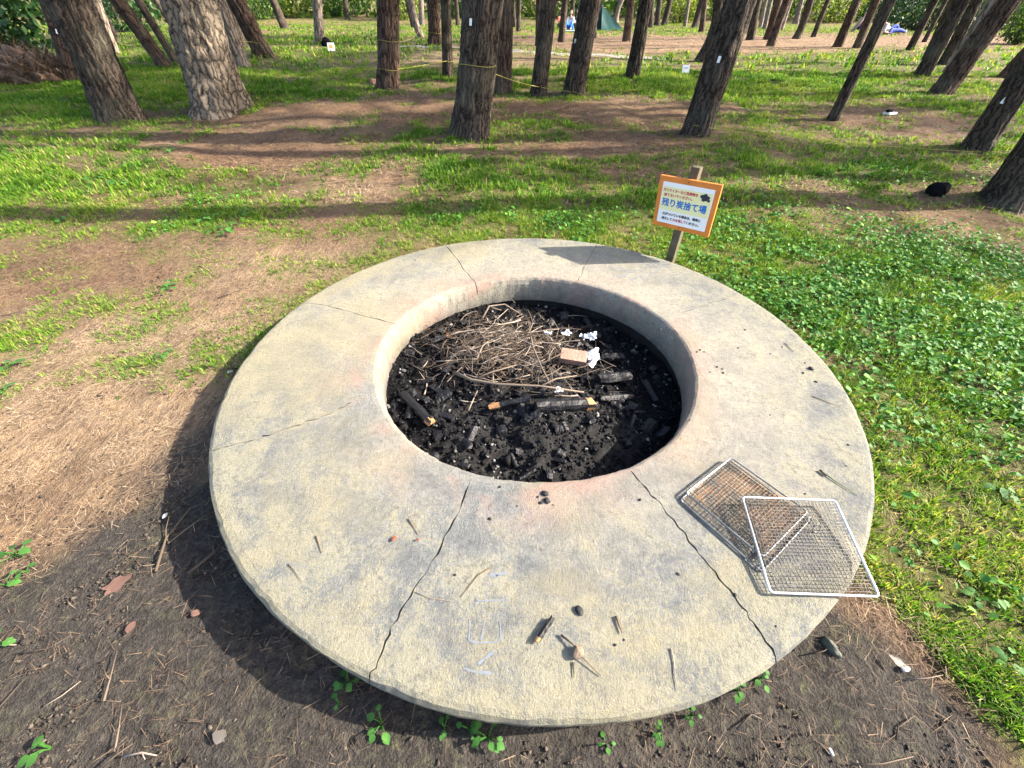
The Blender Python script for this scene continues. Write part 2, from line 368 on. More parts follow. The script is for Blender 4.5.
# ------------------------------------------------------------------ fire pit
def lathe(prof, n=240, wob=None):
    V = []; F = []
    for (r, zz) in prof:
        for k in range(n):
            a = 2 * math.pi * k / n; rr = r + (wob(a, r, zz) if wob else 0)
            V.append((rr * math.cos(a), rr * math.sin(a), zz))
    m = len(prof)
    for i in range(m):
        j = (i + 1) % m
        for k in range(n): F.append((i * n + k, i * n + (k + 1) % n, j * n + (k + 1) % n, j * n + k))
    return V, F
pit = empty('fire_pit', 'round grey concrete fire pit with cracked slab and open hole of ash', 'fire pit', (DC[0], DC[1], 0))
_wr = np.random.default_rng(5).random((64, 3))
def wob(a, r, zz):
    if zz > .155 and r > 1.3:      # crumbled top edge
        c = float(fbm(np.array([a * 26]), np.array([r * 9]), 8, 3)[0]); return -.004 * max(0, c - .56) * 6 + .003 * (float(vnoise(np.array([a * 60]), np.array([.3]), 5)[0]) - .5)
    if r > 1.3: return .004 * math.sin(9 * a + 1) * math.sin(4 * a) + .0035 * (float(vnoise(np.array([a * 40]), np.array([zz * 30]), 5)[0]) - .5)
    if r < .8: return .004 * math.sin(5 * a) + .006 * (float(vnoise(np.array([a * 30]), np.array([zz * 40]), 6)[0]) - .5)
    return 0
prof = [(DR - .16, .012), (DR - .15, .07), (DR - .012, .098), (DR - .002, .108), (DR, .122), (DR, .145), (DR - .006, .161), (DR - .018, .168), (DR - .04, .17),
        (HR + .034, .17), (HR + .018, .1685), (HR + .008, .163), (HR + .001, .152), (HR - .004, .125), (HR - .006, .012)]
V, F = lathe(prof, 420, wob)
me = bpy.data.meshes.new('slab'); me.from_pydata(V, [], F); me.update()
bm = bmesh.new(); bm.from_mesh(me); bmesh.ops.recalc_face_normals(bm, faces=bm.faces); bm.to_mesh(me); bm.free()
slab = obj('slab', me, M['concrete'], pit)
CR = [([(471, 480), (462, 507), (441, 545), (415, 588), (392, 628), (378, 662), (361, 690)], .0075), ([(632, 470), (648, 492), (663, 507), (690, 541), (716, 572), (738, 604), (758, 626), (782, 664)], .008),
      ([(203, 453), (228, 446), (262, 437), (300, 424), (330, 414), (352, 402)], .011), ([(442, 240), (456, 258), (468, 275), (482, 289)], .008), ([(600, 238), (592, 252), (584, 268), (578, 281)], .007),
      ([(746, 288), (728, 298), (705, 305), (682, 312)], .007), ([(292, 303), (320, 304), (350, 312), (398, 324)], .007)]
cb = MB()
for pts, wd in CR:
    P = [atz(*p) - Vector((DC[0], DC[1], 0)) for p in pts]
    Q = []
    for i in range(len(P) - 1):
        for k in range(5): Q.append(P[i].lerp(P[i + 1], k / 5))
    Q.append(P[-1]); n = len(Q)
    V = []
    for i, q in enumerate(Q):
        t = (Q[min(i + 1, n - 1)] - Q[max(i - 1, 0)]).normalized(); s = Vector((-t.y, t.x, 0))
        q = q + s * random.uniform(-.006, .006); wv = wd * .72 * random.choice((.35, .6, .8, 1, 1.25)) * (1 if 0 < i < n - 1 else .4)
        for ss, zz in ((-1, DT + .02), (1, DT + .02), (1, DT - .07), (-1, DT - .07)):
            V.append((q.x + s.x * wv * ss * .5, q.y + s.y * wv * ss * .5, zz))
    F = [(0, 1, 2, 3), tuple((n - 1) * 4 + k for k in (3, 2, 1, 0))]
    for i in range(n - 1):
        for k in range(4): F.append((i * 4 + k, (i + 1) * 4 + k, (i + 1) * 4 + (k + 1) % 4, i * 4 + (k + 1) % 4))
    cb.add(V, F)
cm = cb.mesh('crack_cutter'); bm = bmesh.new(); bm.from_mesh(cm); bmesh.ops.recalc_face_normals(bm, faces=bm.faces); bm.to_mesh(cm); bm.free()
cut = obj('crack_cutter', cm, M['concrete'])
cut.parent = pit
md = slab.modifiers.new('cracks', 'BOOLEAN'); md.operation = 'DIFFERENCE'; md.object = cut; md.solver = 'EXACT'; md.use_self = True
bpy.context.view_layer.update()
nm = curve_mesh('slab', slab)
slab.modifiers.clear(); slab.data = nm
bpy.data.objects.remove(cut)
bm_ = simple('dark stained footing concrete', (.13, .12, .11), .95, 0, .3, 12, .5, 60, .1)
V, F = lathe([(DR - .165, -.35), (DR - .165, .0115), (HR + .12, .0115), (HR + .12, -.35)], 120)
me = bpy.data.meshes.new('footing'); me.from_pydata(V, [], F); me.update(); obj('footing', me, bm_, pit)
sootm = simple('sooted pit lining', (.018, .017, .016), .95, 0, .4, 14, .6, 40, .1)
V, F = lathe([(HR + .02, -.4), (HR + .02, .0115), (HR + .11, .0115), (HR + .11, -.4)], 120)
me = bpy.data.meshes.new('pit_lining'); me.from_pydata(V, [], F); me.update(); obj('pit_lining', me, sootm, pit, smooth=False)
# chalky scratches on the slab
chalk = simple('chalk scratch', (.145, .164, .185), .95, 0, .12, 40, 0, 60, .1)
def scratch(strokes, wd=.0052, lift=.0008):
    V = []; F = []
    for st in strokes:
        P = [atz(*p) - Vector((DC[0], DC[1], 0)) for p in st]; Q = []
        for i in range(len(P) - 1):
            for k in range(6): Q.append(P[i].lerp(P[i + 1], k / 6))
        Q.append(P[-1]); b = len(V)
        for i, q in enumerate(Q):
            t = (Q[min(i + 1, len(Q) - 1)] - Q[max(i - 1, 0)]).normalized(); s = Vector((-t.y, t.x, 0)) * wd * .5 * random.uniform(.35, 1.1)
            for ss in (-1, 1): V.append((q.x + s.x * ss, q.y + s.y * ss, DT + lift))
        for i in range(len(Q) - 1): F.append((b + 2 * i, b + 2 * i + 2, b + 2 * i + 3, b + 2 * i + 1))
    obj('chalk_mark', npmesh('chalk_mark', V, F), chalk, pit)
scratch([[(470, 621), (469, 640), (475, 643), (497, 642), (501, 638), (500, 621)], [(485, 619), (481, 640)], [(477, 596), (475, 607)], [(475, 601), (505, 600)], [(506, 595), (506, 607)]])
scratch([[(490, 574), (498, 577)], [(496, 575), (506, 573)]], .012)
scratch([[(463, 668), (475, 672), (492, 673)], [(494, 651), (478, 664)]], .008)
scratch([[(612, 271), (620, 268), (630, 272), (622, 278), (613, 275)], [(630, 280), (640, 276), (646, 282)], [(634, 270), (652, 274), (664, 266), (655, 262)], [(640, 262), (652, 266)]], .010)
scratch([[(284, 562), (300, 566), (308, 567)], [(285, 562), (282, 590)]], .0028)

# ash bed in the hole
def ash_mat():
    m, nt, b = mat('ash and charcoal'); co = co_obj(nt)
    f = noise(nt, co, 34, 6, .75); g = noise(nt, co, 5, 4)
    c = ramp(nt, f, [(.38, (.003, .003, .004)), (.56, (.010, .010, .012)), (.66, (.05, .049, .048)), (.76, (.20, .195, .19))])
    c = mix(nt, ramp(nt, g, [(.42, (0, 0, 0)), (.6, (1, 1, 1))]), c, mix(nt, .75, c, (.008, .008, .009)))
    wv_ = N(nt, 'ShaderNodeVectorMath', _operation='DISTANCE'); wv_.inputs[1].default_value = (.02, -.48, -.03); nt.links.new(co, wv_.inputs[0]); wn = math_(nt, 'SUBTRACT', math_(nt, 'ADD', noise(nt, co, 9, 4, .6), .52), math_(nt, 'MULTIPLY', wv_.outputs['Value'], .9)); c = mix(nt, math_(nt, 'MULTIPLY', ramp(nt, wn, [(.56, (0, 0, 0)), (.66, (1, 1, 1))]), math_(nt, 'MULTIPLY', f, .8)), c, (.055, .053, .052))
    nt.links.new(c, b.inputs['Base Color']); b.inputs['Roughness'].default_value = .9; b.inputs['Specular IOR Level'].default_value = .08
    bump(nt, b, f, 1.0, .03); return m
M['ash'] = ash_mat()
def hash_z(x, y):
    r = np.hypot(x, y)
    zz = -.018 + .05 * np.exp(-((x - .05) ** 2 + (y + .33) ** 2) / .05) * .8 + .055 * np.exp(-((x + .1) ** 2 + (y - .05) ** 2) / .16) - .06 * np.clip((x * .8 + y * .4), 0, 1) + (fbm(x * 9 + 5, y * 9, 91, 4) - .5) * .07 + (fbm(x * 30, y * 30, 95, 3) - .5) * .035
    return zz + .02 * np.exp(-((x + .55) / .25) ** 2)
g = np.linspace(-.78, .78, 150); X, Y = np.meshgrid(g, g); x = X.ravel(); y = Y.ravel()
rr = np.hypot(x, y); k = np.minimum(1, .752 / np.maximum(rr, 1e-6)); x = x * k; y = y * k
I = np.arange(len(x)).reshape(150, 150)
F = np.stack([I[:-1, :-1].ravel(), I[:-1, 1:].ravel(), I[1:, 1:].ravel(), I[1:, :-1].ravel()], 1)
cen = np.stack([X.ravel(), Y.ravel()], 1)[F].mean(1); F = F[np.hypot(cen[:, 0], cen[:, 1]) < .77]
ash = obj('ash_bed', npmesh('ash_bed', np.stack([x, y, hash_z(x, y)], 1), F), M['ash'], None, (DC[0], DC[1], 0), smooth=False)
tag(ash, 'black and grey ash filling the hole of the fire pit', 'ash', kind='stuff')
def pit_pt(px, py, up=0.0):
    """point on the ash bed seen at a pixel"""
    zz = -.03
    for _ in range(8):
        p = atz(px, py, zz); zz = float(hash_z(np.array([p.x - DC[0]]), np.array([p.y - DC[1]]))[0]) + up
    return atz(px, py, zz)
def hull(pts):
    bm = bmesh.new()
    for p in pts: bm.verts.new(p)
    r = bmesh.ops.convex_hull(bm, input=bm.verts)
    bmesh.ops.delete(bm, geom=[v for v in bm.verts if not v.link_faces], context='VERTS')
    return bm
# crumbs of charcoal: too many to count
protoV = []; 
for s in range(6):
    bm = hull([Vector((random.gauss(0, 1), random.gauss(0, .8), random.gauss(0, .6))).normalized() * random.uniform(.6, 1) for _ in range(10)])
    bmesh.ops.triangulate(bm, faces=bm.faces); bm.verts.ensure_lookup_table(); bm.verts.index_update()
    protoV.append((np.array([v.co[:] for v in bm.verts]), np.array([[v.index for v in f.verts] for f in bm.faces]))); bm.free()
def rotm(n, rng, tilt=math.pi):
    a = rng.uniform(0, 2 * math.pi, n); b = rng.uniform(-tilt, tilt, n); c = rng.uniform(0, 2 * math.pi, n)
    ca, sa, cb_, sb, cc, sc_ = np.cos(a), np.sin(a), np.cos(b), np.sin(b), np.cos(c), np.sin(c)
    Z = np.zeros(n); O = np.ones(n)
    Rz = np.stack([np.stack([ca, -sa, Z], 1), np.stack([sa, ca, Z], 1), np.stack([Z, Z, O], 1)], 1)
    Rx = np.stack([np.stack([O, Z, Z], 1), np.stack([Z, cb_, -sb], 1), np.stack([Z, sb, cb_], 1)], 1)
    Rz2 = np.stack([np.stack([cc, -sc_, Z], 1), np.stack([sc_, cc, Z], 1), np.stack([Z, Z, O], 1)], 1)
    return Rz @ Rx @ Rz2
def scatter_chunks(pos, size, rng):
    VV = []; FF = []; b = 0; T = []
    Rm = rotm(len(pos), rng)
    for i, p in enumerate(pos):
        v, f = protoV[i % 6]; q = (v * size[i]) @ Rm[i].T + p; VV.append(q); FF.append(f + b); b += len(q); T.append(np.full((len(q), 1), rng.random()))
    return np.concatenate(VV), np.concatenate(FF), np.concatenate(T)
coal = leafmat('charcoal crumbs', [(0, (.003, .003, .004)), (.82, (.009, .009, .010)), (.93, (.04, .04, .04)), (1, (.20, .195, .19))], 0.0, .75, .15)
n = 7000; a = RNG.uniform(0, 2 * math.pi, n); r_ = .74 * np.sqrt(RNG.random(n)); cx = r_ * np.cos(a); cy = r_ * np.sin(a)
V, F, T = scatter_chunks(np.stack([cx, cy, hash_z(cx, cy) + .003], 1), RNG.gamma(2.0, .0028, n) + .0018, RNG)
o = obj('charcoal_debris', npmesh('charcoal_debris', V, F, T), coal, None, (DC[0], DC[1], 0)); tag(o, 'small black charcoal crumbs and grey cinders strewn over the ash', 'charcoal', kind='stuff')

charm = simple('charred wood', (.007, .007, .009), .5, 0, .6, 30, .8, 50, .35)
endm = simple('raw split wood', (.36, .19, .085), .8, 0, .35, 40, .4, 80, .2)
def woodlog(name, label, p0, p1, rad, ends=(0, 0), group=None, flat=.75, seed=0):
    rd = random.Random(seed); p0 = Vector(p0); p1 = Vector(p1); n = 8; m = 9
    prof = [rd.uniform(.72, 1.12) for _ in range(n)]
    t = (p1 - p0).normalized(); x = t.cross(Vector((0, 0, 1))).normalized(); y = x.cross(t)
    mid = (p0 + p1) / 2; V = []; F = []; mi = []
    for i in range(m):
        u = i / (m - 1); c = p0.lerp(p1, u) - mid
        for k in range(n):
            a = 2 * math.pi * k / n; q = rad * prof[k] * rd.uniform(.86, 1.1) * (1 if 0 < i < m - 1 else .9)
            V.append(c + x * math.cos(a) * q + y * math.sin(a) * q * flat + t * (rd.uniform(-.006, .006) if i in (0, m - 1) else 0))
    for i in range(m - 1):
        for k in range(n):
            F.append((i * n + k, (i) * n + (k + 1) % n, (i + 1) * n + (k + 1) % n, (i + 1) * n + k))
            mi.append(1 if (ends[0] and i < ends[0] and rd.random() < .85) or (ends[1] and i >= m - 1 - ends[1] and rd.random() < .85) else 0)
    F.append(tuple(range(n))[::-1]); mi.append(1 if ends[0] else 0); F.append(tuple((m - 1) * n + k for k in range(n))); mi.append(1 if ends[1] else 0)
    me = bpy.data.meshes.new(name); me.from_pydata(V, [], F); me.polygons.foreach_set('material_index', mi); me.update()
    return tag(obj(name, me, [charm, endm], None, mid), label, 'firewood', group)
up = Vector((0, 0, 1))
def pl(a, b, h=.02): return pit_pt(*a) + up * h, pit_pt(*b) + up * h
G_ = 'half burnt wood in the pit'
woodlog('charred_log', 'thick charred log with a raw brown right end, below the long bare branch', *pl((535, 411), (592, 408), .03), .036, (0, 1), G_, .8, 3)
woodlog('charred_log', 'charred stick with a raw orange left end in the middle of the pit', *pl((490, 412), (530, 403), .035), .018, (2, 0), G_, .8, 4)
woodlog('charred_log', 'blackened split billet with an orange lower tip at the left edge of the pit', *pl((404, 398), (433, 428), .03), .022, (0, 1), G_, .6, 5)
woodlog('charred_log', 'short black log with a pale curved rim, beside the white paper', *pl((597, 383), (628, 380), .03), .034, (0, 0), G_, .75, 6)
woodlog('charred_log', 'flat black log lying lengthwise below the log with the pale rim', *pl((600, 401), (632, 399), .02), .022, (0, 0), G_, .6, 7)
woodlog('charred_log', 'square black log in the shade just right of the paper', *pl((602, 361), (623, 361), .02), .028, (0, 0), G_, .9, 8)
woodlog('charred_log', 'narrow bluish black log slanting near the right wall of the pit', *pl((644, 384), (655, 404), .02), .016, (0, 0), G_, .7, 9)
woodlog('charred_log', 'small brown-ended log against the upper left wall of the pit', *pl((432, 345), (452, 338), .025), .018, (0, 2), G_, .8, 10)
rdc = random.Random(77)
for k in range(110):
    a_ = rdc.uniform(0, 2 * math.pi); r_ = .70 * math.sqrt(rdc.random()); x_, y_ = r_ * math.cos(a_), r_ * math.sin(a_)
    if -.45 < x_ < .25 and .0 < y_ < .55 and rdc.random() < .6: continue
    c = Vector((DC[0] + x_, DC[1] + y_, float(hash_z(np.array([x_]), np.array([y_]))[0]) + .006)); L = rdc.uniform(.025, .09); q = rdc.uniform(0, 6.28); t = Vector((math.cos(q), math.sin(q), rdc.uniform(-.5, .6))) * L
    o = woodlog('charcoal_lump', 'angular black charcoal lump lying among the crumbs in the ash of the pit', c - t * .5, c + t * .5, rdc.uniform(.010, .030), (0, 0), 'charcoal lumps in the pit', .7, 900 + k); o['category'] = 'charcoal'
# cut block
blk = simple('sawn wood block', (.27, .165, .125), .8, 0, .3, 14, .5, 70, .2)
p = pit_pt(573, 357, .055)
bm = box_bm(.135, .065, .05, .004)
for v in bm.verts: v.co.x += .004 * math.sin(v.co.y * 90); v.co.z += .003 * math.sin(v.co.x * 60)
o = obj('wood_block', bmm('wood_block', bm), blk, None, p); o.rotation_euler = (.42, .10, -.10)
tag(o, 'pinkish sawn wood block lying on the twigs beside white paper', 'wood block')
# crumpled paper
pap = simple('crumpled white paper', (.72, .73, .76), .8, 0, .1, 20, .3, 60, .2)
def paper(label, px, py, s, seed, up_=.03):
    rd = np.random.default_rng(seed); n = 16; gg = np.linspace(-1, 1, n); X, Y = np.meshgrid(gg, gg); x = X.ravel(); y = Y.ravel()
    zz = (fbm(x * 1.7 + seed * 3, y * 1.7, seed, 3) - .5) * 2.2; xx = x + (fbm(x * 2 + 9, y * 2, seed + 5, 3) - .5) * 1.4; yy = y + (fbm(x * 2 - 7, y * 2, seed + 8, 3) - .5) * 1.4
    V = np.stack([xx * s, yy * s * .8, zz * s], 1); I = np.arange(n * n).reshape(n, n)
    F = np.stack([I[:-1, :-1].ravel(), I[:-1, 1:].ravel(), I[1:, 1:].ravel(), I[1:, :-1].ravel()], 1)
    o = obj('crumpled_paper', npmesh('crumpled_paper', V, F), pap, None, pit_pt(px, py, up_)); o.rotation_euler.z = seed
    tag(o, label, 'paper', 'crumpled paper in the pit')
paper('large crumpled white paper right of the wood block', 591, 358, .055, 2)
paper('crumpled white paper lying in shade behind the black hollow', 588, 337, .040, 3)
paper('small white paper scrap standing upright among the twigs', 567, 333, .020, 4, .05)
paper('small crumpled white paper nearest the back wall left of the others', 548, 333, .022, 5, .04)
paper('small white paper scrap below the wood block near the branch fork', 559, 390, .018, 6, .04)
# branches and kindling
twigm = leafmat('dry twig', [(0, (.030, .022, .016)), (.5, (.085, .063, .046)), (.85, (.175, .137, .104)), (1, (.29, .24, .195))], 0, .8, .2)
def twig_mesh(name, pts, r0, n=6, tint=.6, forks=0, rd=random):
    mb = MB(); P = [Vector(p) for p in pts]; m = len(P)
    mb.tube(P, [r0 * (1 - .6 * i / (m - 1)) for i in range(m)], n)
    for _ in range(forks):
        i = rd.randrange(1, m - 1); d = (P[i + 1] - P[i]).normalized(); L = (P[-1] - P[0]).length * rd.uniform(.2, .4)
        s = Vector((-d.y, d.x, rd.uniform(-.1, .6))) * rd.choice((-1, 1)); e = (d + s * .7).normalized()
        mb.tube([P[i], P[i] + e * L * .5 + Vector((0, 0, rd.uniform(-.01, .01))), P[i] + e * L + d * L * .2], [r0 * .6, r0 * .45, r0 * .25], 5)
    me = mb.mesh(name); at = me.color_attributes.new('tint', 'FLOAT_COLOR', 'POINT')
    at.data.foreach_set('color', np.tile([tint, tint, tint, 1], len(me.vertices)).astype(np.float32)); return me
def twig(name, label, cat, pts, r0, tint=.6, forks=0, group=None, m=None):
    P = [Vector(p) for p in pts]; c = sum(P, Vector()) / len(P)
    o = obj(name, twig_mesh(name, [p - c for p in P], r0, 7, tint, forks), m or twigm, None, c, smooth=True); return tag(o, label, cat, group)
twig('bare_branch', 'long bare grey branch lying across the twig pile in the pit', 'branch', [pit_pt(455, 380) + up * .05, pit_pt(473, 391) + up * .07, pit_pt(500, 396) + up * .075, pit_pt(540, 398) + up * .075, pit_pt(582, 403) + up * .07], .009, .75, 2)
twig('bare_branch', 'curved bare branch joining the long branch from above in the pit', 'branch', [pit_pt(530, 350) + up * .09, pit_pt(532, 362) + up * .10, pit_pt(540, 380) + up * .09, pit_pt(549, 396) + up * .075], .006, .7, 1)
twig('bare_branch', 'thin pale branch arching over the top of the twig pile', 'branch', [pit_pt(483, 330) + up * .08, pit_pt(490, 322) + up * .11, pit_pt(505, 320) + up * .11, pit_pt(520, 325) + up * .08], .006, .85, 1)
rd = random.Random(21)
for i in range(280):
    u, v = rd.gauss(0, 1), rd.gauss(0, 1)
    px = 500 + u * 38 + rd.uniform(-8, 8); py = 353 + v * 19
    if i % 5 == 0: px = rd.uniform(420, 590); py = rd.uniform(320, 400)
    px = min(600, max(425, px)); py = min(402, max(318, py))
    e = math.exp(-((px - 510) / 60) ** 2 - ((py - 355) / 32) ** 2)
    c = pit_pt(px, py) + up * (.005 + rd.random() * .11 * e); a = rd.uniform(0, 2 * math.pi) if rd.random() < .6 else rd.gauss(.2, .4)
    L = rd.uniform(.06, .24); t = Vector((math.cos(a), math.sin(a), rd.uniform(-.12, .25))); s = Vector((-t.y, t.x, rd.uniform(-.3, .5)))
    b1 = rd.uniform(-.15, .15); pts = [c + t * L * (k / 4 - .5) + s * L * b1 * (1 - (k / 2 - 1) ** 2) + Vector((rd.uniform(-.004, .004), rd.uniform(-.004, .004), 0)) for k in range(5)]
    o = twig('dry_twig', 'thin dry twig in the tangled heap of kindling in the pit', 'twig', pts, rd.uniform(.0013, .0042), rd.choice((.1, .3, .5, .7, .9, 1)), 1 if rd.random() < .5 else 0, 'dry twigs heaped in the pit')
# dry needles and grass heaped among the twigs
def blades(pos, L, wd, lean, bend, rng, tint, az=None):
    n = len(pos); az = rng.uniform(0, 2 * math.pi, n) if az is None else az
    d = np.stack([np.cos(az), np.sin(az), np.zeros(n)], 1); s = np.stack([-np.sin(az), np.cos(az), np.zeros(n)], 1) * (wd / 2)[:, None]
    u = np.array([0, 0, 1.0])
    p1 = pos + (d * np.sin(lean)[:, None] + u * np.cos(lean)[:, None]) * (L * .55)[:, None]
    l2 = lean + bend
    p2 = p1 + (d * np.sin(l2)[:, None] + u * np.cos(l2)[:, None]) * (L * .45)[:, None]
    V = np.stack([pos - s, pos + s, p1 - s * .8, p1 + s * .8, p2], 1).reshape(-1, 3)
    b = np.arange(n)[:, None] * 5
    F = np.concatenate([b + [0, 1, 3], b + [0, 3, 2], b + [2, 3, 4]], 1).reshape(-1, 3)
    return V, F, np.repeat(tint, 5)[:, None]
n = 900; px = RNG.normal(512, 36, n); py = RNG.normal(362, 17, n)
pos = np.array([atz(a, b, -.02)[:] for a, b in zip(px, py)]); pos[:, 2] = hash_z(pos[:, 0] - DC[0], pos[:, 1] - DC[1]) + .01 + RNG.random(n) * .05
V, F, T = blades(pos, RNG.uniform(.04, .12, n), RNG.uniform(.0012, .0024, n), RNG.uniform(.9, 1.65, n), RNG.normal(.1, .3, n), RNG, RNG.random(n) * .8 + .2)
o = obj('dry_needles', npmesh('dry_needles', V, F, T), twigm); tag(o, 'dry straw and pine needles packed among the twigs in the pit', 'pine needles', kind='stuff')

# ------------------------------------------------------------------ grills
def grill_part(parent, c0, ex, ey, nx_, ny_, rw, name_f, name_m, mf, mm, rim=.0045, corner=.012, bulge=0):
    """c0 corner, ex/ey edge vectors, all relative to the parent"""
    c0 = Vector(c0); ex = Vector(ex); ey = Vector(ey)
    q = [c0, c0 + ex, c0 + ex + ey, c0 + ey]; P = []
    for i in range(4):
        a, b, c = q[i - 1], q[i], q[(i + 1) % 4]; ia = (a - b).normalized(); ic = (c - b).normalized()
        for k in range(5):
            t = k / 4; P.append(b + ia * corner * (1 - t) ** 2 + ic * corner * t ** 2)
    P.append(P[0].copy())
    obj(name_f, MB().tube(P, rim, 8).mesh(name_f), mf, parent, smooth=True)
    mb = MB(); nrm = ex.cross(ey).normalized(); nrm = nrm if nrm.z > 0 else -nrm
    for i in range(1, nx_):
        u = i / nx_; j = random.uniform(-.0012, .0012)
        mb.tube([c0 + ex * (u + j) + ey * v + nrm * (rw * (1 if (k + i) % 2 else -1)) for k, v in enumerate(np.linspace(.006, .994, 12))], rw, 4)
    for i in range(1, ny_):
        u = i / ny_; j = random.uniform(-.0012, .0012)
        mb.tube([c0 + ey * (u + j) + ex * v + nrm * (rw * (-1 if (k + i) % 2 else 1)) for k, v in enumerate(np.linspace(.006, .994, 12))], rw, 4)
    obj(name_m, mb.mesh(name_m), mm, parent, smooth=True)
def rust_mat():
    m, nt, b = mat('rusty greasy wire'); co = co_obj(nt); f = noise(nt, co, 14, 4, .6)
    c = ramp(nt, f, [(.36, (.04, .033, .028)), (.50, (.10, .065, .04)), (.60, (.33, .15, .05)), (.75, (.22, .18, .14))])
    nt.links.new(c, b.inputs['Base Color']); nt.links.new(ramp(nt, f, [(.4, (.3, .3, .3)), (.6, (0, 0, 0))]), b.inputs['Metallic']); b.inputs['Roughness'].default_value = .55; return m
steel = simple('galvanised wire', (.70, .70, .72), .30, .75, .15, 8)
dsteel = simple('dull burnt wire', (.20, .20, .20), .5, .5, .35, 14)
rust = rust_mat(); meshm = simple('dark thin wire', (.13, .12, .11), .5, .5, .4, 14)
A = atz(685.5, 493, .190); B = atz(731, 457.5, .190); C_ = atz(808, 514, .190); D_ = atz(763, 557, .190)
g1 = empty('wire_grill', 'rusty two-layer wire grill basket lying flat under the shiny grill', 'grill', ((A + C_) / 2).to_tuple()[:2] + (DT,))
o0 = Vector(g1.location)
grill_part(g1, A - o0, B - A, D_ - A, 18, 26, .0009, 'upper_frame', 'upper_mesh', dsteel, rust, .0032)
A2 = atz(680, 500, .176); B2 = atz(729, 460, .176); C2 = atz(808, 521, .176); D2 = atz(762, 572, .176)
grill_part(g1, A2 - o0, B2 - A2, D2 - A2, 13, 19, .0009, 'lower_frame', 'lower_mesh', dsteel, rust, .0028)
mb = MB(); hp = C_ - o0
for s in (0, .025):
    c = hp + Vector((-.01 + s * .6, -.02 - s, -.006)); mb.tube([c + Vector((.012 * math.cos(a), .006 * math.sin(a), .013 * math.sin(a))) for a in np.linspace(0, 2 * math.pi, 12)], .0022, 6)
obj('hinge_loop', mb.mesh('hinge_loop'), dsteel, g1, smooth=True)
a = atz(742, 497, .212); b = atz(835, 500.5, .204); d = atz(769, 591.5, .180)
c = atz(881, 597.5, .180)
g2 = empty('wire_grill', 'shiny square wire grill overhanging the slab edge on top of the rusty one', 'grill', ((a + c) / 2).to_tuple())
o0 = Vector(g2.location)
grill_part(g2, a - o0, b - a, ((d - a) + (c - b)) / 2, 27, 27, .0009, 'frame', 'wire_mesh', steel, meshm, .0036)

# ------------------------------------------------------------------ notice sign
sg = empty('notice_sign', 'orange framed notice board on a wooden post behind the fire pit', 'sign', (1.098, 2.6, hz1(1.098, 2.6) - .02))
sg.rotation_euler = Euler((R(0), 0, -.739))
postm = simple('weathered timber', (.10, .085, .055), .85, 0, .35, 18, .5, 70, .2)
orange = simple('orange painted board', (.62, .20, .035), .6, 0, .15, 10, .2, 60)
white = simple('white sign sheet', (.80, .82, .84), .5, 0, .03, 5)
yel = simple('pale yellow print', (.78, .76, .42), .5, 0, .03, 5)
blue = simple('blue lettering', (.02, .16, .50), .5, 0, .05, 5); red = simple('red lettering', (.55, .05, .09), .5, 0, .05, 5); ink = simple('black lettering', (.03, .035, .05), .5, 0, .05, 5)
bc = Vector((1.098, 2.6, .485)) - Vector(sg.location)
obj('post', bmm('post', box_bm(.052, .052, .92, .004, (-.005, .036, .20))), postm, sg)
rot = Matrix.Rotation(-.028 * -1 * 0 + .028, 4, 'Y')
brd = obj('board', bmm('board', box_bm(.387, .016, .316, .003)), orange, sg, (0, 0, bc.z)); brd.rotation_euler = (R(6), R(-1.6), 0)
def sheet(name, x0, z0, x1, z1, yy, m, th=.0016):
    return obj(name, bmm(name, box_bm(x1 - x0, th, z1 - z0, 0, ((x0 + x1) / 2, yy, (z0 + z1) / 2))), m, brd)
sheet('white_sheet', -.165, -.128, .163, .126, -.0088, white)
sheet('yellow_panel', -.158, -.045, .156, .100, -.0100, yel)
def text(body, xc, zc, size, width, m, bold, yy=-.0112, name='lettering'):
    c = bpy.data.curves.new('t', 'FONT'); c.body = body; c.size = size; c.align_x = 'CENTER'; c.align_y = 'CENTER'
    o = bpy.data.objects.new('t', c); COL.objects.link(o); bpy.context.view_layer.update()
    me = curve_mesh(name, o); bpy.data.objects.remove(o)
    xs = [v.co.x for v in me.vertices]; k = width / (max(xs) - min(xs)); mx = (max(xs) + min(xs)) / 2
    V0 = [((v.co.x - mx) * k + xc, v.co.y + zc) for v in me.vertices]; F0 = [tuple(p.vertices) for p in me.polygons]
    mb = MB()
    for q, (dx, dz) in enumerate([(0, 0), (1, 0), (-1, 0), (0, 1), (0, -1)]):     # heavy strokes: five sheets a hair apart
        mb.add([(x_ + dx * bold, yy - .00012 * q, z_ + dz * bold) for x_, z_ in V0], F0)
    return obj(name, mb.mesh(name), m, brd)
text('ガスライターなど危険物を', -.042, .078, .021, .225, red, .0009)
text('捨てないでください。', -.052, .050, .021, .185, red, .0009)
text('残り炭捨て場', -.005, .001, .052, .290, blue, .0019)
text('火がついている場合は、確実に', -.005, -.068, .019, .255, ink, .0009)
text('消火して', -.098, -.098, .019, .072, ink, .0009)
text('火を消して', -.012, -.098, .019, .088, red, .0009)
text('ください。', .076, -.098, .019, .082, ink, .0009)
navy = simple('dark blue print', (.025, .03, .055), .5, 0, .4, 60)
mb = MB()
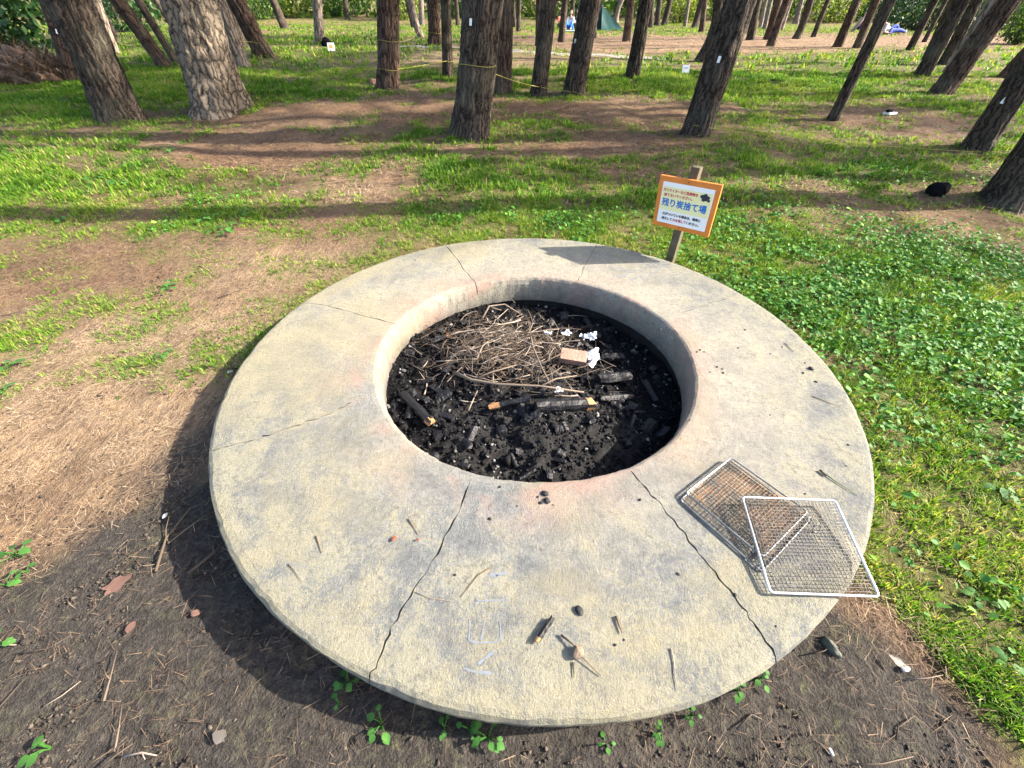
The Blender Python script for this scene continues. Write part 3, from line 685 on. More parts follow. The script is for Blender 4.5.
for k, (ux, uz, rr_) in enumerate([(.098, .078, .016), (.115, .086, .015), (.131, .076, .014), (.108, .062, .015), (.140, .060, .011), (.122, .064, .012), (.120, .074, .015)]):
    P = [(ux + rr_ * math.cos(t * math.pi / 3 + k) * random.uniform(.8, 1.1), -.0116 - k * .0002, uz + rr_ * .8 * math.sin(t * math.pi / 3 + k)) for t in range(6)]
    Q = [(x_, -.0100, z_) for x_, y_, z_ in P]
    mb.add(P + Q, [tuple(range(6))] + [(i, i + 6, (i + 1) % 6 + 6, (i + 1) % 6) for i in range(6)])
obj('charcoal_picture', mb.mesh('charcoal_picture'), navy, brd)
bm = bmesh.new(); bmesh.ops.create_uvsphere(bm, u_segments=10, v_segments=6, radius=.004)
me = bmm('screw', bm); scr = simple('dark screw', (.06, .05, .05), .4, .6)
for zz in (.142, -.143): obj('screw', me if zz > 0 else me.copy(), scr if zz > 0 else None, brd, (-.005, -.0085, zz))

# ------------------------------------------------------------------ where sun should reach the ground (the crowns below are thinned to shape it)
LIT = [patch(*a) for a in [(540, 520, 3.2, 1.35, 1), (150, 420, 1.6, .9, 1), (120, 640, 1.5, .7, 1), (150, 320, 1.5, .45, 1), (330, 250, .9, .35, 1), (900, 560, 1.0, .6, 1), (930, 400, .9, .3, .8), (880, 300, .9, .35, .75),
       (640, 246, .45, .10, .1), (500, 212, 1.3, .26, 1), (840, 258, .6, .12, 1), (120, 180, 1.0, .3, .35), (270, 150, .9, .4, .2), (330, 195, .6, .15, .3), (930, 185, 1.0, .2, .3),
       (60, 232, .4, .12, 1), (70, 155, .5, .08, 1), (450, 150, 1.2, .10, 1), (950, 228, .8, .09, 1), (880, 175, .7, .1, 1), (390, 190, .7, .1, 1)]]
def lit(x, y):
    v = np.clip((fbm(x * .42 + 4, y * 1.5, 141, 3) - .475) * 9, 0, 1)
    for (a, b, rx, ry, t) in LIT:
        if t > .7: rx, ry = rx + .45, ry + .2
        k = np.minimum(1, 1.6 * np.exp(-(((x - a) / rx) ** 2 + ((y - b) / ry) ** 2))); v = v * (1 - k) + t * k
    return v
SD = np.array(SDIR[:])
def shadow_xy(P):
    zg = np.zeros(len(P))
    for _ in range(3):
        t = (P[:, 2] - zg) / SD[2]; gxy = P[:, :2] - SD[:2] * t[:, None]; zg = hz(gxy[:, 0], gxy[:, 1])
    return gxy
def clumps(P, rng, L=.34, wd=.075, k=8):
    n = len(P) * k; Pk = np.repeat(P, k, 0) + rng.normal(0, .10, (n, 3))
    d = rng.normal(0, 1, (n, 3)); d[:, 2] = d[:, 2] * .7 + .25; d /= np.linalg.norm(d, axis=1)[:, None]
    s = np.cross(d, rng.normal(0, 1, (n, 3))); s /= np.linalg.norm(s, axis=1)[:, None] + 1e-9
    l = L * rng.uniform(.6, 1.2, n)[:, None]
    V = np.stack([Pk - s * wd * .2, Pk + d * l * .5 - s * wd * .5, Pk + d * l, Pk + d * l * .5 + s * wd * .5], 1).reshape(-1, 3)
    F = np.arange(n)[:, None] * 4 + np.array([0, 1, 2, 3]); T = np.repeat(np.clip(rng.normal(.5, .25, n), 0, 1), 4)[:, None]
    return V, F, T

# ------------------------------------------------------------------ pines
def trunk_mesh(name, axis, radii, nang, seed, rough, B, furrow):
    """axis: list of points, local; furrowed bark in the mesh itself"""
    A = np.array([a[:] for a in axis]); n = len(A); T = np.gradient(A, axis=0); T /= np.linalg.norm(T, axis=1)[:, None]
    h = np.concatenate([[0], np.cumsum(np.linalg.norm(np.diff(A, axis=0), axis=1))])
    X = np.cross(np.array([0, 1.0, 0]), T); X /= np.linalg.norm(X, axis=1)[:, None]; Yv = np.cross(T, X)
    th = np.linspace(0, 2 * math.pi, nang + 1) + math.pi / 2          # seam at the far side
    r0 = radii[0]
    ang = np.repeat(th[None, :], n, 0); hh = np.repeat(h[:, None], nang + 1, 1); rr = np.repeat(np.array(radii)[:, None], nang + 1, 1)
    ca, sa = np.cos(ang), np.sin(ang); per = rr[0, 0] * 3.2
    f = furrow
    # sample noise on the closed ring so that no seam shows
    nx1 = ca * f * 1.0 + seed; ny1 = sa * f * 1.0 + hh * 3.2
    v1 = np.abs(fbm(nx1 + hh * .7, ny1, seed, 3) - .5) * 2
    v2 = fbm(ca * f * 3 + 31, sa * f * 3 + hh * 14, seed + 4, 3) - .5
    flare = .55 * r0 * np.exp(-hh / (.10 + r0 * .55)) * (1 + .55 * np.sin(ang * 3 + seed) + .3 * np.sin(ang * 5 + 2 * seed))
    lump = r0 * .10 * (fbm(ca * 1.2 + seed, sa * 1.2 + hh * 1.1, seed + 9, 2) - .5)
    rad = rr + flare + lump + rough * rr * (np.minimum(v1 * 1.8, .8) * .22 + v2 * .14)
    V = A[:, None, :] + X[:, None, :] * (ca * rad)[..., None] + Yv[:, None, :] * (sa * rad)[..., None]
    I = np.arange(n * (nang + 1)).reshape(n, nang + 1)
    F = np.stack([I[:-1, :-1].ravel(), I[:-1, 1:].ravel(), I[1:, 1:].ravel(), I[1:, :-1].ravel()], 1)
    uv = np.stack([(ang - math.pi / 2) * max(r0, .05) + seed * 1.7, hh], -1).reshape(-1, 2)
    return npmesh(name, V.reshape(-1, 3), F, None, uv)
tagm = simple('white tree tag', (.80, .81, .82), .5, 0, .05, 5)
TREES = {}
def pine(label, B, P, dia, Ht, bark, seed, key=None, ncl=190, crad=(1.7, 1.5), tagpx=None, group='pine trees of the grove', fine=False, curve=0, sub=None, near_ctl=True):
    rng = np.random.default_rng(seed + 100)
    root = empty('pine_tree', label, 'tree', B, group=group)
    D = (P - B); hv = D.length; D.normalize()
    ax = [Vector((0, 0, -.15)) - D * 0]; rad = [dia / 2]
    step = .035 if fine else .12
    pts = []; h = 0.0; pos = Vector((0, 0, 0)); d = D.copy()
    bend = Vector((math.sin(seed), 0, 0)) * .02
    hs = []
    while h < Ht:
        pts.append(pos.copy()); hs.append(h)
        st = step if h < hv * 1.15 else .6
        if h > hv: d = (d + Vector((0, 0, .05 * st)) + Vector((math.sin(h * .7 + seed), math.cos(h * .6 + seed), 0)) * .02 * st).normalized()
        pos = pos + d * st; h += st
    # sweep of the stem (bowed trunks)
    if curve:
        for i, hh in enumerate(hs):
            t = min(1, hh / hv); pts[i].x += curve * 4 * t * (1 - t)
    ax = [pts[0] - D * .18] + pts; hs = [0] + hs
    rad = [dia / 2 * (1 - .72 * min(1, (x_ / Ht)) ** 1.1) for x_ in hs]
    nang = 88 if fine else 28
    tm = trunk_mesh('trunk', ax, rad, nang, seed % 50, 1.0 if fine else .7, B, 2.2 + dia * 6)
    t = obj('trunk', tm, bark, root, smooth=True)
    # crown: limbs and needle clumps, out of the picture above but shading the ground
    top = pts[-1]; c = pts[int(len(pts) * .93)]
    n = ncl
    mb = MB(); P0 = []
    nl = 9
    for k in range(nl):
        i = len(pts) - 1 - int((len([1 for q in hs if q > Ht * .6])) * k / nl) ; i = max(2, i); a = k * 2.4 + seed
        L = crad[0] * rng.uniform(.6, 1.15) * (.55 + .45 * k / nl); e = pts[i] + Vector((math.cos(a) * L, math.sin(a) * L, rng.uniform(.1, .7)))
        m_ = pts[i].lerp(e, .5) + Vector((0, 0, -.1)); mb.tube([pts[i], m_, e], [.045, .03, .012], 5)
        for q in range(n // nl):
            u = rng.uniform(.35, 1.1); s = pts[i].lerp(e, u)
            P0.append((s.x + rng.normal(0, .38), s.y + rng.normal(0, .38), s.z + rng.normal(.1, .28)))
    mb.tube([pts[-1], pts[-1] + Vector((0, 0, .5))], [rad[-1], .01], 5)
    P0 = np.array(P0); Bw = np.array(B[:])
    g = shadow_xy(P0 + Bw); keep = rng.random(len(P0)) < 1 - lit(g[:, 0], g[:, 1]); P0 = P0[keep]  # needle clumps culled so the crown casts a chosen pattern of shade
    cr = obj('crown', mb.mesh('crown'), M['redbark'], root)
    if len(P0):
        V, F, T = clumps(P0, rng); obj('needles', npmesh('needles', V, F, T), M['needle'], cr)
    if tagpx:
        zt = depth(B); p = aty(tagpx[0], tagpx[1], B.y - dia * .5)
        # nail the tag on the bark nearest to that spot
        loc = p - B; tt = max(0, loc.dot(D)); axp = D * tt; out = (Vector((CAM.x, CAM.y, 0)) - Vector((B.x, B.y, 0))).normalized()
        side = loc - axp; side.y = 0; rr_ = dia * .5 * (1 - .3 * tt / Ht)
        sx = max(-.85, min(.85, side.dot(Vector((1, 0, 0))) / rr_)); nrm = (Vector((1, 0, 0)) * sx + Vector((0, -1, 0)) * math.sqrt(1 - sx * sx)).normalized()
        tg = obj('tag', bmm('tag', box_bm(.028, .006, .055, .001)), tagm, root, axp + nrm * (rr_ + .012)); tg.rotation_euler = (0, math.atan2(D.x, D.z), math.atan2(nrm.x, -nrm.y))
    if key: TREES[key] = (B, D, dia)
    return root
b0, pl_, rb, pb = M['bark'], M['plate'], M['redbark'], M['palebark']
# base px, base py, px where the trunk leaves the top edge, width px, bark, label, extras
TL = [
 (122, 119, 69, 34, b0, 'thick leaning grey pine with lichen streaks, front tree at the left', dict(key='T1', fine=1, dh=11)),
 (75, 82, 48, 13, rb, 'slim brown pine behind the left front tree, beside the brush heap', dict(tagpx=(57, 33))),
 (114, 53, 95, 9, pb, 'pale sunlit pine half hidden by the left front tree', {}),
 (117, 42, 95, 7, b0, 'thin dark pine in front of the bushes just behind the left front tree', {}),
 (118, 20, 110, 5, rb, 'thin reddish pine standing in the bushes at the far left', {}),
 (166, 67, 117, 14, rb, 'reddish pine leaning strongly left between the two thick left pines', dict(fine=1)),
 (175, 60, 138, 8, b0, 'slim grey pine leaning just behind the reddish leaning one', {}),
 (177, 33, 156, 6, b0, 'thin grey pine leaning beside the left edge of the thickest trunk', {}),
 (222, 112, 189, 42, pl_, 'thickest pine with pale plated bark and a flared foot', dict(key='T9', fine=1, dh=11)),
 (241, 66, 217, 15, pb, 'pale sunlit pine right behind the thickest trunk', dict(key='T10', fine=1)),
 (244, 47, 227, 7, b0, 'thin pine seen between the pale pine and the dark leaning pine', {}),
 (265, 57, 236, 17, rb, 'dark reddish leaning pine right of the pale sunlit one', dict(key='T13', fine=1)),
 (285, 29, 273, 8, b0, 'distant leaning pine left of the lone grey one', {}),
 (320, 43, 317, 8.5, pb, 'lone grey pine with a dark bag and a white card at its foot', {}),
 (389, 88, 388, 18, rb, 'brown pine with weeds and a stub at the left of its foot', dict(key='T16', fine=1)),
 (348, 19, 345, 4.5, b0, 'thin far pine before the yellow bushes left of the brown pine', {}),
 (421, 37, 411, 6, pb, 'thin bowed pale pine tied with yellow rope', dict(key='T18', curve=-.06)),
 (414, 28, 407, 5, b0, 'thin dark pine touching the bowed pale pine', {}),
 (422, 25, 421, 5, pb, 'thin grey far pine just right of the bowed one', {}),
 (435, 46, 433.5, 11, rb, 'reddish straight pine with a ring of yellow rope', dict(key='T20', fine=1)),
 (448, 78, 446, 9, b0, 'slim dark straight pine left of the furrowed front pine', dict(key='T21', fine=1)),
 (458, 26, 456, 4, b0, 'thin far pine between the slim dark pine and the furrowed front pine', {}),
 (471, 135, 483, 31, b0, 'dark deeply furrowed front pine with a white tag, nearest the pit', dict(key='T23', fine=1, tagpx=(471, 20), dh=11)),
 (501, 92, 505, 17, rb, 'brown pine half hidden right behind the furrowed front pine', dict(key='T24', fine=1)),
 (514.5, 27, 513, 3.6, b0, 'left of the two thin far pines that stand close together', {}),
 (518.5, 31, 519, 4.5, b0, 'right of the two thin far pines that stand close together', {}),
 (538, 95, 549, 13.5, b0, 'dark pine left of the broad leaning pine, tied with the rope', dict(key='T27', fine=1)),
 (538, 46, 539, 5.5, b0, 'thin pine hidden behind the left edge of the dark roped pine', {}),
 (561, 42, 565, 6, b0, 'slim dark pine beside the people on the blue sheet', {}),
 (572, 20, 573, 4, b0, 'thin far pine behind the people on the blue sheet', {}),
 (573, 94, 591, 18.5, b0, 'broad dark leaning pine in front of the tent', dict(key='T31', fine=1, tagpx=(576, 40))),
 (595, 38, 594, 3.6, b0, 'very thin pine at the left edge of the tent', {}),
 (579, 24, 581, 4, pb, 'thin pale far pine left of the tent, behind the broad leaning one', {}),
 (616, 22, 622, 4.5, pb, 'pale bowed pine just right of the tent', dict(curve=-.10)),
 (626, 42, 631, 7.5, rb, 'brown pine right of the tent', {}),
 (633, 77, 646, 12, b0, 'dark pine standing on grass right of the tent, with a pale streak', dict(fine=1)),
 (650, 28, 652, 5, b0, 'first thin far pine right of the dark pine on the grass', {}),
 (657, 26, 659.5, 5, b0, 'second thin far pine right of the dark pine on the grass', {}),
 (664, 25, 670, 5.5, b0, 'far pine forming a V with its left neighbour', {}),
 (685, 26, 689, 3.2, pb, 'very thin pale pine before the sunny yellow bush', {}),
 (694, 28, 702, 6, b0, 'dark far pine right of the sunny yellow bush', {}),
 (701.5, 32, 705, 5, rb, 'slim brown pine close to the bow-footed one', {}),
 (700, 61, 719, 10, b0, 'bow-footed pine leaning right behind the white ground sign', dict(fine=1, curve=.12)),
 (697, 132, 740, 25, b0, 'dark leaning pine with a white tag and yellow rope at its foot', dict(key='T44', fine=1, tagpx=(720, 59), dh=11)),
 (742, 34, 753, 7, b0, 'dark far pine just right of the tagged leaning pine', {}),
 (750, 40, 758, 7.5, b0, 'greyer far pine second to the right of the tagged leaning pine', {}),
 (760, 28, 766, 3.6, pb, 'left one of two thin pale far pines', {}),
 (764, 29, 771, 4, pb, 'right one of two thin pale far pines', {}),
 (767, 40, 779, 7, rb, 'reddish far pine, left one of a close pair', {}),
 (770, 46, 787, 7.5, rb, 'reddish far pine, right and nearer one of a close pair', {}),
 (781, 30, 791, 4, pb, 'pale thin pine behind the close reddish pair', {}),
 (795, 24, 801.5, 5, pb, 'pale far pine alone between the reddish pair and the dark slanting one', {}),
 (796, 39, 810, 7, b0, 'dark slanting far pine with a curved foot', dict(curve=.05)),
 (813, 37, 828, 4.5, b0, 'thin dark slanting pine before the bright yellow bush', {}),
 (838, 46, 857, 8, rb, 'brown slanting pine with a sunlit right edge left of the resting people', {}),
 (856, 49, 876, 7.5, rb, 'brown slanting pine crossing behind the thin bare one', {}),
 (833, 120, 890, 10, b0, 'thin bare dark pine leaning right by itself in the open grass', dict(key='T58', fine=1)),
 (909, 50, 935, 7, b0, 'dark slanting pine before the dark green bushes at the right', {}),
 (924, 42, 946, 4, b0, 'thin far slanting pine in front of the dark green bushes', {}),
 (925, 59, 953, 6, rb, 'slim brown pine hidden behind the pine with the bright edge', {}),
 (921, 76, 962, 13, b0, 'slanting pine with a bright sunlit right edge and long root shadows', dict(fine=1)),
 (944, 64, 977, 10, b0, 'greenish grey pine between the bright-edged and the thick slanting pine', dict(fine=1)),
 (948, 73, 994, 11, pb, 'pale-edged pine hidden behind the thick slanting pine', {}),
 (940, 94, 1010, 20, rb, 'thick dark slanting pine upper right, casting a long shadow', dict(key='T65', fine=1, dh=11)),
 (1001, 78, 1072, 10, rb, 'reddish slanting pine at the right edge behind the tagged one', {}),
 (1008, 85, 1085, 10, rb, 'second reddish slanting pine at the right edge', {}),
 (975, 149, 1073, 24, b0, 'near dark slanting pine with a small white tag at the right edge', dict(key='T68', fine=1, tagpx=(1001, 102), dh=11)),
 (1004, 203, 1150, 40, b0, 'nearest dark trunk foot cut off by the right edge beside the black bag', dict(fine=1, dh=11)),
]
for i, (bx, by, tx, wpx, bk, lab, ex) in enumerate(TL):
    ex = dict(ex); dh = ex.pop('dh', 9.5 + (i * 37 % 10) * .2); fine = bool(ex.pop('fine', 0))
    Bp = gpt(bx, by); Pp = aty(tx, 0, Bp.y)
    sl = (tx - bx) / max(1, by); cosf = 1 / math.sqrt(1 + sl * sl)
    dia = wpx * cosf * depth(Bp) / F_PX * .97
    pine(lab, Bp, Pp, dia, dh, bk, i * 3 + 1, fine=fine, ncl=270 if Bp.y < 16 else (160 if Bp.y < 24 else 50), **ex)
# unseen pines added right of the frame to cast shade streaks behind the pit
for k, (x_, y_, ht, lean, nn, cr) in enumerate([(12.2, 4.6, 8.2, -.02, 260, 2.2), (16.4, 5.4, 10., .05, 240, 2.4), (14.0, 7.2, 9.6, .0, 200, 2.3), (18.2, 7.8, 10.4, .0, 200, 2.4)]):
    Bp = Vector((x_, y_, hz1(x_, y_))); pine('tall unseen pine added beyond the right edge of the view to cast shade behind the fire pit', Bp, Bp + Vector((lean * 3, 0, 3)), .34, ht, b0, 300 + k * 7, ncl=nn, crad=(cr, 1.6), group='added shade pines beyond the right edge')

# ------------------------------------------------------------------ shrubs at the edge of the grove
def leaf_cloud(n, rx, ry, h, ls, seed, low=.0):
    rng = np.random.default_rng(seed)
    d = rng.normal(0, 1, (n, 3)); d /= np.linalg.norm(d, axis=1)[:, None]
    az = np.arctan2(d[:, 1], d[:, 0]); lump = .62 + .75 * fbm(d[:, 0] * 2.3 + seed, d[:, 2] * 2.3 + d[:, 1] * 1.9, seed, 3)
    r = lump * rng.random(n) ** .28
    P = d * r[:, None] * np.array([rx, ry, h * .55]); P[:, 2] += h * .45; P[:, 2] = np.maximum(P[:, 2], low + rng.random(n) * .25)
    a = rng.normal(0, 1, (n, 3)); a[:, 2] -= .3; a /= np.linalg.norm(a, axis=1)[:, None]
    s = np.cross(a, rng.normal(0, 1, (n, 3))); s /= np.linalg.norm(s, axis=1)[:, None] + 1e-9
    L = ls * rng.uniform(.6, 1.3, n)[:, None]
    V = np.stack([P - a * L * .5, P + s * L * .3, P + a * L * .5, P - s * L * .3], 1).reshape(-1, 3)
    F = np.arange(n)[:, None] * 4 + np.array([0, 1, 2, 3])
    T = np.clip(rng.normal(.45, .22, n) + (lump - .95) * .8, 0, 1)
    return V, F, np.repeat(T, 4)[:, None]
stemm = simple('shrub stems', (.09, .065, .045), .9)
def shrub(label, px, py, wpx, h, m, n=1500, ls=.22, seed=1, dpt=.8, group='bushes at the edge of the grove'):
    p = gpt(px, py); rx = wpx * depth(p) / F_PX / 2; o = empty('shrub', label, 'shrub', p, group=group)
    V, F, T = leaf_cloud(n, rx, rx * dpt, h, ls, seed); obj('foliage', npmesh('foliage', V, F, T), m, o)
    rd = random.Random(seed); mb = MB()
    for k in range(5):
        a = k * 1.3 + seed; mb.tube([(0, 0, -.1), (math.cos(a) * rx * .2, math.sin(a) * rx * .2, h * .3), (math.cos(a) * rx * .5, math.sin(a) * rx * .4, h * .7)], [.04, .03, .01], 5)
    obj('stems', mb.mesh('stems'), stemm, o)
dk, mi_, yl = M['shrub_dark'], M['shrub_mid'], M['shrub_yellow']
SH = [(20, 62, 100, 2.6, dk, 'big dark green bush at the left edge behind the brush heap', 3200, .15), (-40, 50, 90, 3, dk, 'dark bush cut off by the left edge', 1600, .2), (85, 44, 50, 2.2, mi_, 'green bush between the left front tree and the dark bush', 1600, .15),
      (135, 32, 70, 2.6, dk, 'dark bush behind the leaning reddish pine', 2200, .18), (195, 30, 60, 2.4, mi_, 'green bush behind the thickest trunk', 1600, .18), (258, 20, 60, 3.2, mi_, 'green bush right of the thickest trunk', 1500, .25),
      (303, 18, 60, 3.2, yl, 'yellowish bush behind the lone grey pine', 1800, .25), (345, 17, 60, 3.4, mi_, 'mid green bush left of the brown pine', 1500, .25), (400, 20, 50, 3.0, yl, 'yellow green bush behind the bowed pale pine', 1600, .24),
      (450, 18, 55, 3.2, dk, 'dark bush behind the slim dark straight pine', 1500, .25), (500, 17, 50, 3.3, mi_, 'green bush behind the furrowed front pine', 1500, .25), (532, 16, 40, 3.2, yl, 'sunny bush left of the people on the sheet', 1500, .24),
      (578, 16, 50, 3.4, mi_, 'green bush behind the people on the sheet', 1500, .25), (630, 17, 55, 3.4, mi_, 'leafy bush behind the tent', 1800, .25), (680, 23, 46, 2.8, yl, 'sunny yellow green bush behind the very thin pale pine', 2000, .22),
      (728, 19, 55, 3.3, yl, 'yellow green bush behind the tagged leaning pine', 1500, .25), (775, 18, 55, 3.4, mi_, 'green bush behind the close reddish pair of pines', 1500, .25), (828, 22, 60, 2.8, yl, 'bright yellow bush before the dark wood at upper right', 2200, .22),
      (880, 22, 60, 3.2, dk, 'dark bush above the resting people', 1700, .24), (912, 31, 70, 2.6, dk, 'broad dark green bush behind the slanting pines', 2400, .2), (965, 32, 70, 2.7, dk, 'dark green bush behind the thick slanting pine', 2200, .2),
      (1016, 44, 44, 1.3, mi_, 'low light green bush at the right edge', 1400, .12), (1060, 36, 80, 2.6, dk, 'dark bush cut off by the right edge', 1500, .22), (1000, 30, 60, 2.6, dk, 'dark bush above the low light green one', 1500, .22)]
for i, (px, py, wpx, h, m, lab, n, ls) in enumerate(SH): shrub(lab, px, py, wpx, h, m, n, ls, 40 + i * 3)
rng = np.random.default_rng(5); n = 26000
P = np.stack([rng.uniform(-115, 115, n), rng.uniform(50, 66, n), rng.random(n) ** 1.2 * 9], 1); P[:, 2] *= .5 + fbm(P[:, 0] * .15, P[:, 1] * .15, 7, 3); P[:, 2] += hz(P[:, 0], P[:, 1])
a = rng.normal(0, 1, (n, 3)); a /= np.linalg.norm(a, axis=1)[:, None]; s = np.cross(a, rng.normal(0, 1, (n, 3))); s /= np.linalg.norm(s, axis=1)[:, None]
V = np.stack([P - a * .4, P + s * .25, P + a * .4, P - s * .25], 1).reshape(-1, 3)
o = obj('undergrowth', npmesh('undergrowth', V, np.arange(n)[:, None] * 4 + np.array([0, 1, 2, 3]), np.repeat(np.clip(rng.normal(.45, .3, n), 0, 1), 4)[:, None]), M['shrub_mid'])
tag(o, 'dense green wood closing the view behind the bushes', 'woodland', kind='stuff')

# ------------------------------------------------------------------ ground cover
def project(P):
    d = P - np.array([0, 0, ZC]); c, s = math.cos(PITCH), math.sin(PITCH)
    fw = d[:, 1] * c - d[:, 2] * s; u = d[:, 1] * s + d[:, 2] * c
    return 512 + F_PX * d[:, 0] / fw, 384 - F_PX * u / fw, fw
def sample(n, x0, x1, y0, y1, rng, wedge=None, mx=220, my=160):
    x = rng.uniform(x0, x1, n); y = rng.uniform(y0, y1, n); P = np.stack([x, y, hz(x, y)], 1)
    u, v, fw = project(P); k = (u > -mx) & (u < 1024 + mx) & (v < 768 + my) & (fw > .2) & (np.hypot(x - DC[0], y - DC[1]) > DR - .06)
    return P[k]
def put_grass(label, n, x0, x1, y0, y1, Lr, wr, seed, thr, per=9, spread=.016, name='grass', power=1.3):
    rng = np.random.default_rng(seed); P = sample(n, x0, x1, y0, y1, rng)
    g = f_grass(P[:, 0], P[:, 1]); s = f_soil_shade(P[:, 0], P[:, 1]); tuft = fbm(P[:, 0] * 6, P[:, 1] * 6, 201, 3)
    k = rng.random(len(P)) < np.clip(g ** power * (1 - .9 * s) * np.clip((tuft - .30) * 3.4, .10, 1.15), 0, 1) * thr; P = P[k]; g = g[k]
    tl = rng.uniform(.55, 1.25, len(P)) * (.65 + .5 * g); tt = np.clip(.12 + rng.random(len(P)) * .55 + (fbm(P[:, 0] * 1.7, P[:, 1] * 1.7, 207, 3) - .5) * .8 + (f_straw(P[:, 0], P[:, 1]) - .3) * .15, 0, .9)
    m = len(P) * per; az = rng.uniform(0, 2 * math.pi, m); rr = rng.random(m) * spread
    Q = np.repeat(P, per, 0) + np.stack([np.cos(az) * rr, np.sin(az) * rr, np.full(m, -.004)], 1)
    L = rng.uniform(Lr[0], Lr[1], m) * np.repeat(tl, per)
    T = np.clip(np.repeat(tt, per) + rng.normal(0, .14, m) + (rng.random(m) < .10) * .5, 0, 1)
    V, F, TT = blades(Q, L, rng.uniform(wr[0], wr[1], m), np.abs(rng.normal(.45, .3, m)), rng.uniform(.1, .9, m), rng, T, az + rng.normal(0, .7, m))
    o = obj(name, npmesh(name, V, F, TT), M['grass']); return tag(o, label, 'grass', kind='stuff')
put_grass('fresh green grass around the fire pit', 260000, -5.4, 6.6, -.6, 3.6, (.016, .044), (.003, .0050), 1, 1.0, 8)
put_grass('green grass under the nearest pines', 240000, -11, 13, 3.6, 10, (.028, .07), (.006, .011), 2, .95, 6, .03)
put_grass('bright grass between the farther pines', 110000, -38, 42, 10, 46, (.05, .11), (.016, .04), 3, .9, 6, .10)
# broad-leaved ground cover
CL = [patch(*a) for a in [(930, 330, .9, .62, 1.1), (800, 290, .5, .3, .9), (985, 430, .45, .3, .9), (720, 250, .5, .25, .75), (600, 225, .7, .2, .55), (900, 250, .9, .4, .6), (1000, 280, .8, .5, .7), (760, 215, .8, .3, .5),
      (480, 218, .5, .15, .4), (235, 205, .35, .2, .45), (120, 190, .3, .16, .35), (60, 190, .3, .16, .25), (930, 175, .8, .4, .4), (1000, 640, .25, .3, .18), (180, 230, .3, .12, .25), (700, 195, .6, .2, .3)]]
def leaves6(P, n_, size, rng, tint, fold=.35):
    az = rng.uniform(0, 2 * math.pi, n_); til = np.abs(rng.normal(.35, .28, n_))
    d = np.stack([np.cos(az) * np.cos(til), np.sin(az) * np.cos(til), -np.sin(til) * .7], 1); s = np.stack([-np.sin(az), np.cos(az), rng.normal(0, .35, n_)], 1); s /= np.linalg.norm(s, axis=1)[:, None]
    u = np.cross(d, s); u *= np.sign(u[:, 2:3] + 1e-9); S = size[:, None]
    V = np.stack([P, P + d * S * .25 + s * S * .42 + u * S * fold * .25, P + d * S * .75 + s * S * .34 + u * S * fold * .2, P + d * S * 1.08 - u * S * .1, P + d * S * .75 - s * S * .34 + u * S * fold * .2, P + d * S * .25 - s * S * .42 + u * S * fold * .25], 1).reshape(-1, 3)
    b = np.arange(n_)[:, None] * 6
    F = np.concatenate([b + [0, 1, 2, 3], b + [0, 3, 4, 5]], 1).reshape(-1, 4)
    return V, F, np.repeat(tint, 6)[:, None]
rng = np.random.default_rng(17); P = sample(360000, -3, 6.5, .4, 6.5, rng)
c = np.clip(blobs(P[:, 0], P[:, 1], CL), 0, 1) * np.clip((fbm(P[:, 0] * 3.5, P[:, 1] * 3.5, 301, 3) - .36) * 4.5, .03, 1)
P = P[rng.random(len(P)) < c * .62]; n = len(P); P[:, 2] += rng.uniform(.012, .055, n)
V, F, T = leaves6(P, n, np.clip(rng.gamma(9, .0024, n), .009, .040), rng, np.clip(rng.normal(.42, .24, n), 0, 1))
o = obj('ground_cover', npmesh('ground_cover', V, F, T), M['clover']); tag(o, 'low broad-leaved green ground cover spreading right of the fire pit', 'ground cover', kind='stuff')
# fallen needles
def put_litter(label, n, x0, x1, y0, y1, Lr, wd, seed, name):
    rng = np.random.default_rng(seed); P = sample(n, x0, x1, y0, y1, rng)
    g = f_grass(P[:, 0], P[:, 1]); s = f_soil_shade(P[:, 0], P[:, 1]); cl = fbm(P[:, 0] * 5, P[:, 1] * 5, 401, 3)
    k = rng.random(len(P)) < np.clip((1.05 - .75 * g) * (1 - .80 * s) * np.clip((cl - .36) * 5, .05, 1), .02, 1); P = P[k]; m = len(P)
    P[:, 2] += rng.uniform(.004, .016, m); L = rng.uniform(Lr[0], Lr[1], m); st = f_straw(P[:, 0], P[:, 1])
    T = np.clip(rng.normal(.40, .2, m) + st * .25 - .22 * s[k], 0, 1)
    V, F, TT = blades(P, L, np.full(m, wd) * rng.uniform(.6, 1.2, m), rng.normal(1.52, .14, m), rng.normal(0, .12, m), rng, T, rng.normal(.9, 1.0, m) + rng.integers(0, 2, m) * math.pi)
    o = obj(name, npmesh(name, V, F, TT), M['litter']); return tag(o, label, 'pine needles', kind='stuff')
put_litter('brown fallen pine needles strewn around the fire pit', 440000, -5.2, 5.6, -.6, 3.6, (.015, .058), .0012, 5, 'fallen_needles')
put_litter('brown needle litter under the nearest pines', 130000, -9, 10, 3.6, 9, (.06, .13), .005, 6, 'fallen_needles')
put_litter('coarse needle litter and twigs between the farther pines', 120000, -30, 34, 9, 34, (.10, .26), .013, 8, 'fallen_needles')
rng = np.random.default_rng(23); P = sample(150000, -2.8, 2.6, -.6, 2.6, rng); s = f_soil_shade(P[:, 0], P[:, 1]); g = f_grass(P[:, 0], P[:, 1])
P = P[rng.random(len(P)) < np.clip(.12 + s * .6 - g * .2, 0, 1) * np.clip((fbm(P[:, 0] * 4, P[:, 1] * 4, 55, 2) - .3) * 3, 0, 1)]
V, F, T = scatter_chunks(P, rng.gamma(2.0, .0014, len(P)) + .0013, rng)
clodm = leafmat('soil crumbs', [(0, (.028, .024, .021)), (.7, (.058, .048, .040)), (1, (.10, .083, .068))], 0, .95, .1)
